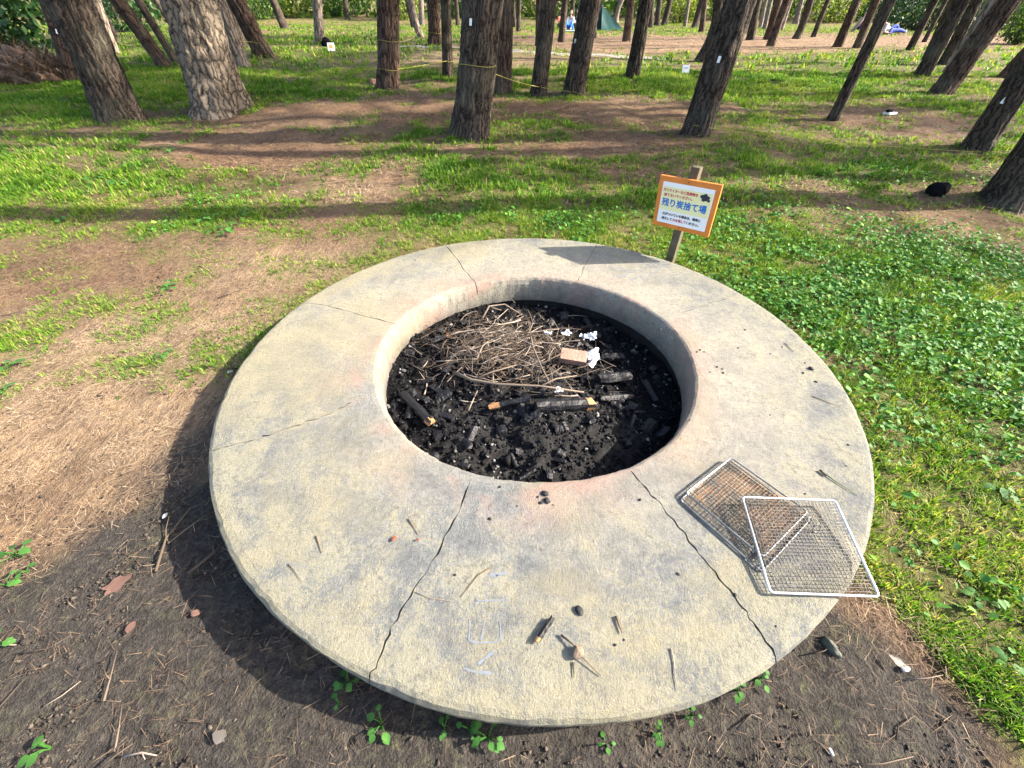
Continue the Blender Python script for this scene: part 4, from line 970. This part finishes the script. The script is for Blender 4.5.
o = obj('soil_crumbs', npmesh('soil_crumbs', V, F, T), clodm); tag(o, 'dark crumbs of bare soil in front of the fire pit', 'soil', kind='stuff')

# ------------------------------------------------------------------ rope strung from trunk to trunk
ropem = simple('yellow rope', (.30, .26, .05), .7, 0, .15, 60)
def on_trunk(key, px, py):
    B, D, dia = TREES[key]; p = aty(px, py, B.y - dia * .55); return Vector((p.x, B.y - dia * .55, p.z)), B, D, dia
def rope(label, stops):
    pts = []; mb = MB()
    for st in stops:
        if isinstance(st, Vector): pts.append(st); continue
        p, B, D, dia = on_trunk(*st); t = (p.z - B.z) / max(.1, D.z); c = B + D * t; r = dia / 2 * 1.16
        mb.tube([c + Vector((r * math.cos(a), r * math.sin(a), .012 * math.sin(a * 2))) for a in np.linspace(0, 2 * math.pi, 21)], .003, 5)
        pts.append(c + Vector((0, -r, 0)))
    line = []
    for a, b in zip(pts[:-1], pts[1:]):
        L = (b - a).length
        for k in range(12): t = k / 12; line.append(a.lerp(b, t) - Vector((0, 0, .018 * L * 4 * t * (1 - t) * .5)))
    line.append(pts[-1]); mb.tube(line, .0034, 5)
    tag(obj('rope', mb.mesh('rope'), ropem), label, 'rope')
end = TREES['T68']; far_end = end[0] + Vector((3.2, -.3, .35))
rope('long thin yellow rope tied low from trunk to trunk behind the fire pit', [('T10', 232, 38), ('T13', 257, 42), ('T16', 388, 70), ('T21', 448, 61), ('T23', 478, 66), ('T27', 538, 87), ('T31', 574, 92), ('T44', 694, 127), ('T68', 968, 152), far_end])
rope('short yellow rope between the bowed pale pine and the ringed reddish pine', [('T16', 390, 41), ('T18', 417, 31), ('T20', 435, 33)])

# ------------------------------------------------------------------ tent, sheet, people
tentm = simple('dark green tent cloth', (.008, .052, .046), .55, 0, .2, 3, .15, 12, .3)
doorshade = simple('tent doorway shade', (.006, .02, .022), .9)  # dark colour stands for the shade in the tent's entrance
tb0 = gpt(590, 31); tb1 = aty(623, 33, tb0.y); tw = tb1.x - tb0.x
apx = aty(604, 5.5, tb0.y + .2)
tent = empty('tent', 'dark green pyramid tent pitched among the far pines', 'tent', ((tb0.x + tb1.x) / 2, tb0.y, tb0.z - .03))
o0 = Vector(tent.location); H = apx.z - o0.z; ax_ = apx.x - o0.x
def cloth(name, tri, m, n=9, sag=.05):
    a, b, c = [Vector(q) for q in tri]; V = []; F = []; idx = {}
    nrm = (b - a).cross(c - a).normalized()
    for side in (0, 1):
        for i in range(n + 1):
            for j in range(n + 1 - i):
                u, v = i / n, j / n; p = a * (1 - u - v) + b * u + c * v
                wgt = u * v * (1 - u - v) * 27
                idx[side, i, j] = len(V); V.append(p - nrm * (sag * wgt + .012 * math.sin(u * 19 + v * 11) * min(1, wgt * 3)) + nrm * side * .012)
    for side in (0, 1):
        for i in range(n):
            for j in range(n - i):
                f = (idx[side, i, j], idx[side, i + 1, j], idx[side, i, j + 1]); F.append(f if side else f[::-1])
                if i + j < n - 1: f = (idx[side, i + 1, j], idx[side, i + 1, j + 1], idx[side, i, j + 1]); F.append(f if side else f[::-1])
    me = bpy.data.meshes.new(name); me.from_pydata(V, [], F); me.update(); obj(name, me, m, tent, smooth=True)
x0, x1 = tb0.x - o0.x - .15, tb1.x - o0.x + .05; A_ = (ax_, .75, H); xm = ax_ - .05
cloth('front_panel', [(xm, -.15, 0), (x1, 0, .03), A_], tentm); cloth('side_panel', [(x1, 0, .03), (x1 - .1, 1.7, 0), A_], tentm)
cloth('back_panel', [(x1 - .1, 1.7, 0), (x0, 1.7, 0), A_], tentm); cloth('left_panel', [(x0, 1.7, 0), (x0, .1, 0), A_], tentm)
cloth('doorway_shade', [(x0, .1, 0), (xm - .02, .1, 0), A_], doorshade)
obj('pole', MB().tube([(ax_, .75, 0), (ax_, .75, H + .05)], .015, 6).mesh('pole'), simple('tent pole', (.2, .2, .2), .4, .5), tent)
shm = simple('pale blue sheet', (.40, .55, .66), .6, 0, .12, 2)
c0 = gpt(577, 31.5)
gg = np.linspace(-.5, .5, 14); X, Y = np.meshgrid(gg * 1.5, gg * 1.3); x = X.ravel() + c0.x; y = Y.ravel() + c0.y
zz = hz(x, y) + .03 + .012 * np.sin(x * 9) * np.cos(y * 7); I = np.arange(196).reshape(14, 14)
F = np.stack([I[:-1, :-1].ravel(), I[:-1, 1:].ravel(), I[1:, 1:].ravel(), I[1:, :-1].ravel()], 1)
tag(obj('picnic_sheet', npmesh('picnic_sheet', np.stack([x, y, zz], 1), F), shm, smooth=True), 'pale blue picnic sheet spread on the ground left of the tent', 'picnic sheet')
skin = simple('skin', (.48, .30, .22), .6, 0, .08, 6); hair = simple('dark hair', (.015, .012, .011), .5)
def skinmesh(name, joints, edges, sub=2):
    me = bpy.data.meshes.new(name); me.from_pydata([j[:3] for j in joints], edges, []); o = bpy.data.objects.new(name, me); COL.objects.link(o)
    md = o.modifiers.new('s', 'SKIN'); md.use_smooth_shade = True
    for i, j in enumerate(joints):
        v = me.skin_vertices[0].data[i]; r = j[3] if len(j) > 3 else .05; v.radius = (r, j[4] if len(j) > 4 else r); v.use_root = i == 0
    md2 = o.modifiers.new('u', 'SUBSURF'); md2.levels = sub; md2.render_levels = sub
    bpy.context.view_layer.update(); m2 = curve_mesh(name, o); bpy.data.objects.remove(o); return m2
def person(label, loc, rz, shirt, pants, pose, shoe=(.05, .05, .05)):
    root = empty('person', label, 'person', loc, (0, 0, rz))
    if pose == 'sit':      # on the ground, legs bent forward (-Y), leaning a little
        J = [(0, 0, .10, .13, .11), (0, .03, .30, .12, .09), (0, .02, .48, .145, .09), (0, .01, .58, .05), (0, -.01, .66, .055),
             (-.17, .01, .53, .05), (-.22, -.10, .32, .042), (-.12, -.30, .30, .033), (.17, .01, .53, .05), (.22, -.10, .32, .042), (.12, -.30, .30, .033),
             (-.11, -.06, .10, .085), (-.16, -.38, .36, .06), (-.14, -.55, .06, .045), (-.14, -.67, .04, .035), (.11, -.06, .10, .085), (.16, -.38, .36, .06), (.14, -.55, .06, .045), (.14, -.67, .04, .035)]
    else:                  # half lying, propped on the elbows, legs stretched out
        J = [(0, 0, .11, .13, .11), (0, .18, .19, .12, .09), (0, .36, .30, .145, .09), (0, .44, .39, .05), (0, .48, .47, .055),
             (-.17, .38, .32, .05), (-.25, .48, .07, .042), (-.24, .22, .05, .033), (.17, .38, .32, .05), (.25, .48, .07, .042), (.24, .22, .05, .033),
             (-.10, -.05, .11, .085), (-.12, -.45, .14, .06), (-.12, -.82, .07, .045), (-.12, -.86, .13, .035), (.10, -.05, .11, .085), (.12, -.42, .30, .06), (.12, -.72, .06, .045), (.12, -.82, .05, .035)]
    E_ = [(0, 1), (1, 2), (2, 3), (3, 4), (2, 5), (5, 6), (6, 7), (2, 8), (8, 9), (9, 10), (0, 11), (11, 12), (12, 13), (13, 14), (0, 15), (15, 16), (16, 17), (17, 18)]
    body = skinmesh('body', J, E_); bm = bmesh.new(); bm.from_mesh(body)
    nk = Vector(J[4][:3]); hd = nk + Vector((0, -.01, .10))
    r = bmesh.ops.create_uvsphere(bm, u_segments=16, v_segments=12, radius=1)
    for v in r['verts']: v.co = Vector((v.co.x * .078, v.co.y * .095, v.co.z * .118)) + hd
    r = bmesh.ops.create_cone(bm, cap_ends=True, segments=6, radius1=.018, radius2=.006, depth=.05)
    for v in r['verts']: v.co = v.co + hd + Vector((0, -.095, -.005))
    for s in (-1, 1):
        for pt, rr in ((Vector((s * .08, 0, 0)), .02),):
            r = bmesh.ops.create_uvsphere(bm, u_segments=8, v_segments=6, radius=rr)
            for v in r['verts']: v.co = v.co + hd + pt
        hn = Vector(J[7 if s < 0 else 10][:3])
        for f in range(5):      # fingers and thumb
            a = (f - 2) * .3; bmV, bmF = tube_arr([hn, hn + Vector((math.sin(a) * .05, -.05 * math.cos(a) - .02, -.01)), hn + Vector((math.sin(a) * .075, -.08 * math.cos(a) - .02, -.03))], [.012, .009, .006], 5)
            vs = [bm.verts.new(q) for q in bmV]; [bm.faces.new([vs[i] for i in f_]) for f_ in bmF]
    me = bpy.data.meshes.new('body'); bm.to_mesh(me); bm.free(); obj('body', me, skin, root, smooth=True)
    up_ = [(j[0], j[1], j[2], j[3] * 1.16, (j[4] if len(j) > 4 else j[3]) * 1.2) for j in J]
    tk = [0, 1, 2, 5, 6, 8, 9]; mp_ = {q: i for i, q in enumerate(tk)}
    obj('shirt', skinmesh('shirt', [up_[q] for q in tk], [(mp_[a], mp_[b]) for a, b in E_ if a in mp_ and b in mp_]), simple('shirt cloth', shirt, .8, 0, .12, 12), root, smooth=True)
    tk = [0, 11, 12, 13, 15, 16, 17]; mp2 = {q: i for i, q in enumerate(tk)}
    obj('trousers', skinmesh('trousers', [up_[q] for q in tk], [(mp2[a], mp2[b]) for a, b in E_ if a in mp2 and b in mp2]), simple('trouser cloth', pants, .8, 0, .12, 12), root, smooth=True)
    bm = bmesh.new(); bmesh.ops.create_uvsphere(bm, u_segments=16, v_segments=12, radius=1)
    for v in bm.verts:
        k = 1.08 if (v.co.y > -.35 or v.co.z > .55) else .9
        v.co = Vector((v.co.x * .083 * k, v.co.y * .098 * k + .008, v.co.z * .12 * k + .012)) + hd
    obj('hair', bmm('hair', bm), hair, root, smooth=True)
g0 = lambda px, py: gpt(px, py)
person('person in red sitting at the left edge of the blue sheet', g0(560, 28), .5, (.55, .09, .06), (.05, .05, .06), 'sit')
person('person in white top and bright blue trousers sitting on the blue sheet', g0(570, 30), -.3, (.70, .70, .70), (.02, .16, .55), 'sit')
person('person in dark clothes sitting at the right of the blue sheet', g0(577, 28), -1.2, (.06, .06, .09), (.30, .22, .20), 'sit')
person('person in pale top and blue trousers half lying before the dark green bushes', g0(887, 34), 1.75, (.62, .64, .66), (.03, .07, .36), 'lie')
person('person in red and white sitting left of the two slanting pines', g0(859, 30), -.7, (.60, .22, .22), (.04, .05, .20), 'sit')
a, b = gpt(852, 31), aty(868, 14, gpt(852, 31).y)
tag(obj('fallen_branch', MB().tube([a - Vector((0, 0, .05)), a.lerp(b, .5) + Vector((0, 0, .06)), b], [.09, .08, .05], 8).mesh('fallen_branch'), M['palebark'], smooth=True), 'pale leaning dead branch beside the resting people at upper right', 'branch')

# ------------------------------------------------------------------ things lying in the grass
blackm = simple('black bag fabric', (.004, .004, .005), .9, 0, .4, 12, .3, 30, .08)
def lump(name, label, cat, p, sx, sy, sz, m, seed, group=None, rz=0, sub=3, rough=0):
    bm = bmesh.new(); bmesh.ops.create_icosphere(bm, subdivisions=sub, radius=1)
    for v in bm.verts:
        c = v.co.copy(); k = .72 + .55 * float(fbm(np.array([c.x * 1.6 + seed * 3.1 + c.z]), np.array([c.y * 1.6 - seed + c.z * 1.4]), seed, 3)[0])
        if rough: k += rough * (float(fbm(np.array([c.x * 7 + seed]), np.array([c.y * 7 + c.z * 5]), seed + 3, 4)[0]) - .5)
        v.co = Vector((c.x * sx, c.y * sy, max(c.z, -.45) * sz + .4 * sz)) * k
    o = obj(name, bmm(name, bm), m, None, p, smooth=sub > 2); o.rotation_euler.z = rz; return tag(o, label, cat, group)
lump('bag', 'crumpled black bag lying in the grass near the right edge', 'bag', gpt(935, 194), .12, .075, .085, blackm, 3, None, .3, 2)
lump('bag', 'small dark bag against the foot of the lone grey pine', 'bag', gpt(327, 46), .15, .11, .13, blackm, 5, None, .5, 2)
cardm = simple('white card', (.80, .80, .80), .5, 0, .04, 5); orm = simple('orange print', (.75, .30, .08), .5)
def card(label, px, py, wpx, hpx, mark=None):
    p = gpt(px, py); k = depth(p) / F_PX; w_, h_ = wpx * k, hpx * k
    r = empty('ground_sign', label, 'sign', p, (R(-18), 0, R(6)))
    obj('panel', bmm('panel', box_bm(w_, .012, h_, .002, (0, 0, h_ / 2 + .03))), cardm, r)
    obj('stake', bmm('stake', box_bm(.02, .014, .16, .002, (0, .014, .02))), simple('stake wood', (.2, .15, .1), .9), r)
    if mark:
        obj('printed_mark', bmm('printed_mark', box_bm(w_ * .5, .003, h_ * .42, 0, (0, -.008, h_ * .52 + .03))), orm, r)
    else:
        obj('printed_mark', bmm('printed_mark', box_bm(w_ * .5, .003, h_ * .12, 0, (0, -.008, h_ * .6 + .03))), simple('grey print', (.35, .36, .40), .5), r)
card('small white card with an orange mark near the foot of the lone grey pine', 332, 52.5, 6.5, 6.5, 1)
card('small white ground sign in front of the bow-footed pine', 685, 75, 7.5, 6.5)
p = gpt(889, 115)
r = empty('litter_tray', 'small white tray with a black lump lying on the open grass at right', 'litter', p, (0, 0, .3))
obj('tray', bmm('tray', box_bm(.15, .10, .03, .008, (0, 0, .02))), cardm, r); bm = bmesh.new(); bmesh.ops.create_icosphere(bm, subdivisions=2, radius=1)
for v in bm.verts: v.co = Vector((v.co.x * .06 - .03, v.co.y * .04, max(-.3, v.co.z) * .03 + .045))
obj('lump', bmm('lump', bm), blackm, r)
# brush heap at the left
heapm = simple('dead leaf heap', (.19, .125, .09), .95, 0, .5, 9, .9, 25, .1)
lump('brush_heap', 'brown heap of raked needles and brush under the dark bush at left', 'brush heap', gpt(40, 80), .66, .40, .26, heapm, 8, rz=-.05, sub=5, rough=1.1)
lump('brush_heap', 'small pinkish brown heap at the very left edge', 'brush heap', gpt(0, 80), .3, .25, .13, heapm, 9, sub=5, rough=1.0)
hb = bpy.data.objects['brush_heap']; vv = np.array([v.co[:] for v in hb.data.vertices]); rg = np.random.default_rng(3)
q = vv[rg.integers(0, len(vv), 2600)] * (1 + rg.random((2600, 1)) * .06) + rg.normal(0, .03, (2600, 3))
V, F, T = blades(q, rg.uniform(.14, .34, 2600), rg.uniform(.010, .02, 2600), rg.normal(1.2, .3, 2600), rg.normal(.2, .2, 2600), rg, rg.random(2600) * .7)
obj('straw', npmesh('straw', V, F, T), M['litter'], hb)
rd = random.Random(5); hp = gpt(42, 76)
for k in range(14):
    a = rd.uniform(-.5, .5); c = hp + Vector((rd.uniform(-.5, .5), rd.uniform(-.3, .1), rd.uniform(.05, .25))); t = Vector((math.cos(a), math.sin(a), rd.uniform(-.4, .2)))
    twig('dry_branch', 'dry branch sticking out of the brown brush heap at left', 'branch', [c - t * .3, c + Vector((0, 0, .05)), c + t * .3], .010, .3, 1, 'branches in the brush heap')
lump('tree_stub', 'mossy brown stub at the left foot of the roped brown pine', 'stump', gpt(374, 86), .085, .06, .075, heapm, 12, sub=4, rough=.9)

# ------------------------------------------------------------------ weeds
def weed(label, px, py, n, size, hgt, seed, m=None, group='broad-leaved weeds'):
    p = gpt(px, py); rng = np.random.default_rng(seed); mb = MB(); root = empty('weed', label, 'weed', p, group=group)
    az = rng.uniform(0, 2 * math.pi, n) + np.arange(n) * 2.4; P = []
    Vs = []; Fs = []; b = 0; S = size * rng.uniform(.75, 1.2, n); T = np.clip(rng.normal(.5, .22, n), 0, 1); TT = []
    for i in range(n):
        d = Vector((math.cos(az[i]), math.sin(az[i]), 0)); h_ = hgt * rng.uniform(.4, 1.1); o_ = d * size * rng.uniform(.5, 1.5) * (.6 + .05 * n)
        tip = o_ + Vector((0, 0, h_)); mb.tube([(0, 0, -.01), o_ * .4 + Vector((0, 0, h_ * .7)), tip], .0016, 4)
        s = Vector((-d.y, d.x, 0)); L = S[i]; q = tip; dn = Vector((0, 0, -.25))
        prof = [(0, 0), (.22, .36), (.55, .44), (.85, .24), (1.08, 0)]
        for t_, w_ in prof:
            c = q + (d + dn * t_) * L * t_
            Vs += [c + s * w_ * L + Vector((0, 0, .10 * L * w_)), c, c - s * w_ * L + Vector((0, 0, .10 * L * w_))]
        for k in range(4):
            a0 = b + k * 3; Fs += [(a0, a0 + 1, a0 + 4, a0 + 3), (a0 + 1, a0 + 2, a0 + 5, a0 + 4)]
        b += 15; TT += [T[i]] * 15
    obj('leaves', npmesh('leaves', [v[:] for v in Vs], Fs, np.array(TT)[:, None]), m or M['weed'], root, smooth=True)
    me = mb.mesh('stem'); at = me.color_attributes.new('tint', 'FLOAT_COLOR', 'POINT'); at.data.foreach_set('color', np.full(len(me.vertices) * 4, .4, np.float32)); obj('stem', me, M['weed'], root)
WD = [(22, 556, 7, .034, .045, 'leafy weed with a yellowing tip, at the left edge beside the dry soil'), (8, 585, 4, .028, .03, 'few-leaved weed cut by the left edge just below the leafy weed'), (29, 572, 3, .024, .03, 'three-leaved seedling under the leafy weed at the left'),
      (52, 748, 5, .030, .03, 'five-leaved bright seedling on the black damp soil at bottom left'), (2, 645, 4, .03, .03, 'weed half outside the left edge above the damp soil'), (8, 370, 5, .035, .04, 'green weed at the left edge in the straw'), (6, 395, 4, .03, .04, 'pale weed at the left edge just below another'),
      (350, 684, 9, .022, .05, 'dense round-leaved clump under the slab rim left of the long crack end'), (383, 724, 6, .026, .04, 'loose weed with two pairs of leaves below the slab rim'), (340, 704, 4, .016, .03, 'tiny seedling left below the slab rim'),
      (488, 738, 12, .022, .05, 'dense bright clover clump hugging the front rim of the slab'), (470, 730, 6, .018, .05, 'small clover left beside the dense bright clump'), (445, 728, 5, .016, .04, 'sparse clover sprig at the front rim'),
      (660, 733, 6, .018, .04, 'small weed at the front rim right of the middle'), (690, 716, 5, .016, .04, 'weed sprig under the rim below the thin stick'), (735, 690, 5, .022, .04, 'weed poking out under the rim near the right crack'), (758, 680, 5, .02, .04, 'round-leaved weed at the rim just left of the right crack'),
      (605, 744, 5, .016, .03, 'low weed in front of the slab at the bottom edge'), (168, 290, 9, .030, .05, 'dark leafy weed alone in the straw at left'), (232, 232, 10, .045, .06, 'large leaved weed above a dark hollow, left behind the pit'), (205, 222, 8, .04, .05, 'leafy weed left of the dark hollow'),
      (250, 215, 8, .04, .05, 'leafy weed behind the dark hollow'), (118, 186, 8, .05, .06, 'bluish leafy weed in the shaded grass at left'), (95, 180, 7, .045, .05, 'broad weed left of the bluish one'), (168, 152, 6, .05, .05, 'weed on the edge of the brown needle patch'),
      (372, 82, 10, .05, .12, 'weed growing beside the stub at the roped brown pine'), (60, 222, 6, .035, .04, 'low weed in the dim ground at the left'), (165, 355, 5, .025, .03, 'small bright weed right of the lone leafy weed'), (975, 600, 6, .03, .03, 'pale broad weed in the grass right of the grills'),
      (1005, 660, 6, .028, .03, 'broad weed at the right edge below the grills'), (995, 490, 7, .03, .04, 'broad weed at the right edge in line with the grills')]
for i, (px, py, n, sz, hg, lab) in enumerate(WD): weed(lab, px, py, n, sz * (.78 if py > 540 else 1), hg, 500 + i)

# ------------------------------------------------------------------ small things on the slab and around it
def S_(px, py, h=.0): return atz(px, py, DT + h)
stickm = leafmat('brown stick', [(0, (.05, .035, .025)), (.5, (.13, .085, .055)), (1, (.30, .23, .15))], 0, .85, .2)
woodlog('burnt_stick', 'short burnt stick with a pale tip on the front of the slab', S_(552, 618, .010), S_(537, 641, .010), .0095, (0, 1), None, .9, 31)
bpy.data.objects['burnt_stick']['category'] = 'stick'
twig('twig', 'forked brown twig with a bud on the front of the slab', 'twig', [S_(561, 635, .006), S_(573, 644, .012), S_(580, 655, .012), S_(601, 676, .004)], .0030, .55)
lump('twig_bud', 'dry brown bud in the fork of the twig on the slab', 'bud', S_(577, 653, .004), .018, .014, .012, simple('dry bud', (.14, .105, .075), .9, 0, .4, 60, .4, 90), 4, None, .6, 2)
twig('twig', 'short green needle under the bud on the slab', 'twig', [S_(573, 662, .003), S_(574, 678, .003)], .0018, .1)
twig('twig', 'small dark brown stick right of the forked twig', 'twig', [S_(616, 616, .005), S_(619, 625, .005), S_(622, 633, .005)], .0034, .3, m=stickm)
twig('twig', 'thin straw-coloured stick near the front rim', 'twig', [S_(671, 648, .003), S_(674, 662, .003), S_(675, 676, .003), S_(678, 691, .003)], .0019, .95)
twig('pine_needle', 'pair of green pine needles right of the grills', 'pine needle', [S_(821, 471, .005), S_(835, 481, .004), S_(857, 495, .003)], .0024, .1, m=M['weed'])
twig('pine_needle', 'dark stub at the head of the green needle pair', 'pine needle', [S_(820, 470, .006), S_(826, 476, .006)], .0045, .05, m=stickm)
twig('pine_needle', 'brown bent needle above the scratched letters', 'pine needle', [S_(490, 568, .003), S_(478, 575, .003), S_(461, 597, .003)], .0016, .3, m=stickm)
twig('pine_needle', 'thin brown needle on the left front of the slab', 'pine needle', [S_(316, 536, .003), S_(319, 544, .003), S_(322, 553, .003)], .0020, .6, m=stickm)
twig('pine_needle', 'short dark needle by the scratched corner mark', 'pine needle', [S_(288, 564, .003), S_(295, 572, .003), S_(302, 582, .003)], .0012, .1, m=stickm)
twig('pine_needle', 'brown needle lying near the right rim above the grills', 'pine needle', [S_(812, 396, .003), S_(828, 402, .003), S_(841, 407, .003)], .0018, .7, m=stickm)
twig('pine_needle', 'brown needle right of the sooty specks on the far right of the slab', 'pine needle', [S_(785, 343, .003), S_(790, 348, .003), S_(794, 352, .003)], .0020, .6, m=stickm)
twig('pine_needle', 'thin bent needle left of the scratched letters', 'pine needle', [S_(415, 592, .003), S_(430, 598, .003), S_(452, 601, .003)], .0010, .8, m=stickm)
twig('pine_needle', 'brown needle left of the long front crack near the pit', 'pine needle', [S_(408, 519, .003), S_(414, 527, .003), S_(419, 535, .003)], .0018, .6, m=stickm)
redleaf = leafmat('reddish leaf', [(0, (.17, .05, .035)), (1, (.2, .075, .05))], .2, .7, .2)
def leaf(label, p, s, rz, m, lob=0, seed=0):
    rd = random.Random(seed); n = 18; V = [(0, 0, .006)]; 
    for k in range(n):
        a = 2 * math.pi * k / n; r = s * (.7 + .3 * math.cos(a * 1) + (.13 * math.cos(5 * a) if lob else 0)) * rd.uniform(.88, 1.1); V.append((r * math.cos(a), r * math.sin(a) * .7, .003 + .10 * s * math.sin(2 * a + seed)))
    F = [(0, 1 + k, 1 + (k + 1) % n) for k in range(n)]
    o = obj('fallen_leaf', npmesh('fallen_leaf', V, F, np.full((len(V), 1), rd.random())), m, None, p); o.rotation_euler.z = rz; tag(o, label, 'leaf')
leaf('small red leaf on the slab left of the long crack', S_(393, 540, .004), .013, 1.0, redleaf)
leaf('tiny reddish leaf beside the long crack', S_(417, 540, .004), .007, .3, redleaf, 0, 2)
tanleaf = leafmat('pinkish dry leaf', [(0, (.12, .068, .054)), (1, (.16, .092, .072))], .1, .8, .2)
leaf('large pinkish lobed dead leaf on the ground left of the slab', gpt(114, 588) + up * .006, .050, .8, tanleaf, 1, 3)
leaf('small pinkish dead leaf on the soil right of the large one', gpt(196, 615) + up * .012, .02, .2, tanleaf, 0, 4)
leaf('tiny pinkish dead leaf between the large one and the damp soil', gpt(133, 631) + up * .012, .022, 1.7, tanleaf, 0, 5)
leaf('pale torn dead leaf in the grass at the bottom right', gpt(895, 666) + up * .02, .024, 2.2, leafmat('pale leaf', [(0, (.10, .088, .075)), (1, (.13, .112, .095))], .1), 1, 6)
leaf('greyish dead leaf in front of the slab at bottom left', gpt(225, 738) + up * .012, .026, 2.9, leafmat('grey leaf', [(0, (.10, .088, .078)), (1, (.12, .105, .09))], .1), 1, 7)
soot = simple('charcoal bit', (.010, .010, .011), .7, 0, .4, 40, .4, 90)
rd = random.Random(9)
BITS = [(545, 494), (538, 497), (547, 501), (553, 505), (541, 503), (500, 487), (517, 506), (490, 519), (700, 350), (704, 352), (697, 352), (717, 367), (722, 369), (710, 372), (723, 373), (782, 347), (805, 363), (811, 369), (803, 373), (816, 382), (770, 354),
        (738, 348), (848, 445), (846, 466), (805, 494), (579, 611), (615, 645), (624, 640), (776, 626), (678, 574), (765, 530), (640, 500), (616, 297), (415, 260), (523, 262), (735, 595), (455, 575), (660, 330), (745, 330), (690, 420), (770, 415)]
for i, (px, py) in enumerate(BITS):
    s = .010 if (px, py) in ((545, 494), (547, 501), (811, 369), (579, 611)) else rd.uniform(.0025, .006)
    o = lump('charcoal_bit', 'small black charcoal bit lying on the concrete slab', 'charcoal', S_(px, py, 0), s * 1.3, s, s * .7, soot, i, 'charcoal bits scattered on the slab', rd.uniform(0, 6), 2)
stonem = simple('greenish stone', (.085, .09, .07), .9, 0, .3, 40, .4, 80)
lump('stone', 'oval greenish stone by the right front rim of the slab', 'stone', gpt(829, 648), .014, .028, .018, stonem, 4, None, .4)
whitem = simple('white litter', (.42, .42, .43), .6)
for px, py, s, lab in [(905, 669, .013, 'white scrap in the grass at bottom right'), (165, 516, .012, 'pale pebble in the dark soil left of the slab'),                        (831, 752, .008, 'tiny white speck on the dark soil at bottom right'), (230, 372, .014, 'pale pebble in the shadow beside the slab')]:
    lump('scrap', lab, 'litter', gpt(px, py), s, s * .6, s * .4, whitem, int(px), None, px, 2)
# sticks and straw on the ground
GS = [([(158, 573), (168, 540), (192, 510), (212, 502)], .006, .5, 'curved grey branch in the shade left of the slab'), ([(170, 545), (200, 522), (216, 512)], .004, .6, 'thin branch crossing the curved one left of the slab'), ([(190, 575), (215, 555), (228, 540)], .008, .35, 'thick dark branch half under the slab rim'),
      ([(48, 707), (66, 696), (84, 682)], .003, .9, 'straight straw stick on the damp soil at bottom left'), ([(0, 712), (14, 696), (28, 680)], .003, .3, 'dark stick at the left edge of the damp soil'), ([(107, 702), (113, 680), (120, 652)], .004, .6, 'grey upright-lying stick left of the slab front'),
      ([(118, 752), (122, 730), (125, 706)], .003, .7, 'straw stick near the bottom edge at left'), ([(127, 757), (145, 753), (160, 756)], .004, .95, 'bright curved straw stick at the bottom left'), ([(104, 768), (120, 755), (136, 744)], .004, .45, 'grey stick running off the bottom edge at left'),
      ([(0, 646), (20, 646)], .004, .9, 'pale stick at the left edge above the damp soil'), ([(20, 655), (50, 650), (75, 636)], .003, .4, 'thin curved twig along the top of the damp soil'), ([(735, 730), (750, 715), (760, 720)], .004, .6, 'bent twig on the dark soil at bottom right'),
      ([(905, 680), (925, 679), (940, 676)], .003, .85, 'pale straw right of the dark soil patch'), ([(893, 740), (895, 728), (912, 716)], .004, .25, 'dark forked twig on the soil at bottom right'), ([(850, 765), (880, 764), (910, 757)], .003, .6, 'thin stick at the bottom edge at right'),
      ([(218, 300), (240, 292), (258, 285)], .004, .5, 'grey twig on the straw behind the left rim'), ([(200, 268), (208, 272), (215, 278)], .004, .1, 'short dark twig on the straw at left'), ([(0, 318), (30, 312), (50, 309)], .004, .8, 'pale stick at the left edge on the straw'),
      ([(210, 368), (226, 372), (238, 366)], .003, .5, 'twig lying across the shadow beside the left rim'), ([(810, 655), (822, 652), (840, 640)], .003, .5, 'thin twig beside the greenish stone')]
for pts, r_, t_, lab in GS:
    P = [gpt(*q) + up * .012 for q in pts]
    if len(P) == 2: P = [P[0], P[0].lerp(P[1], .5), P[1]]
    twig('ground_stick', lab, 'stick', P, r_ * .7, t_, 1 if r_ > .0035 else 0)
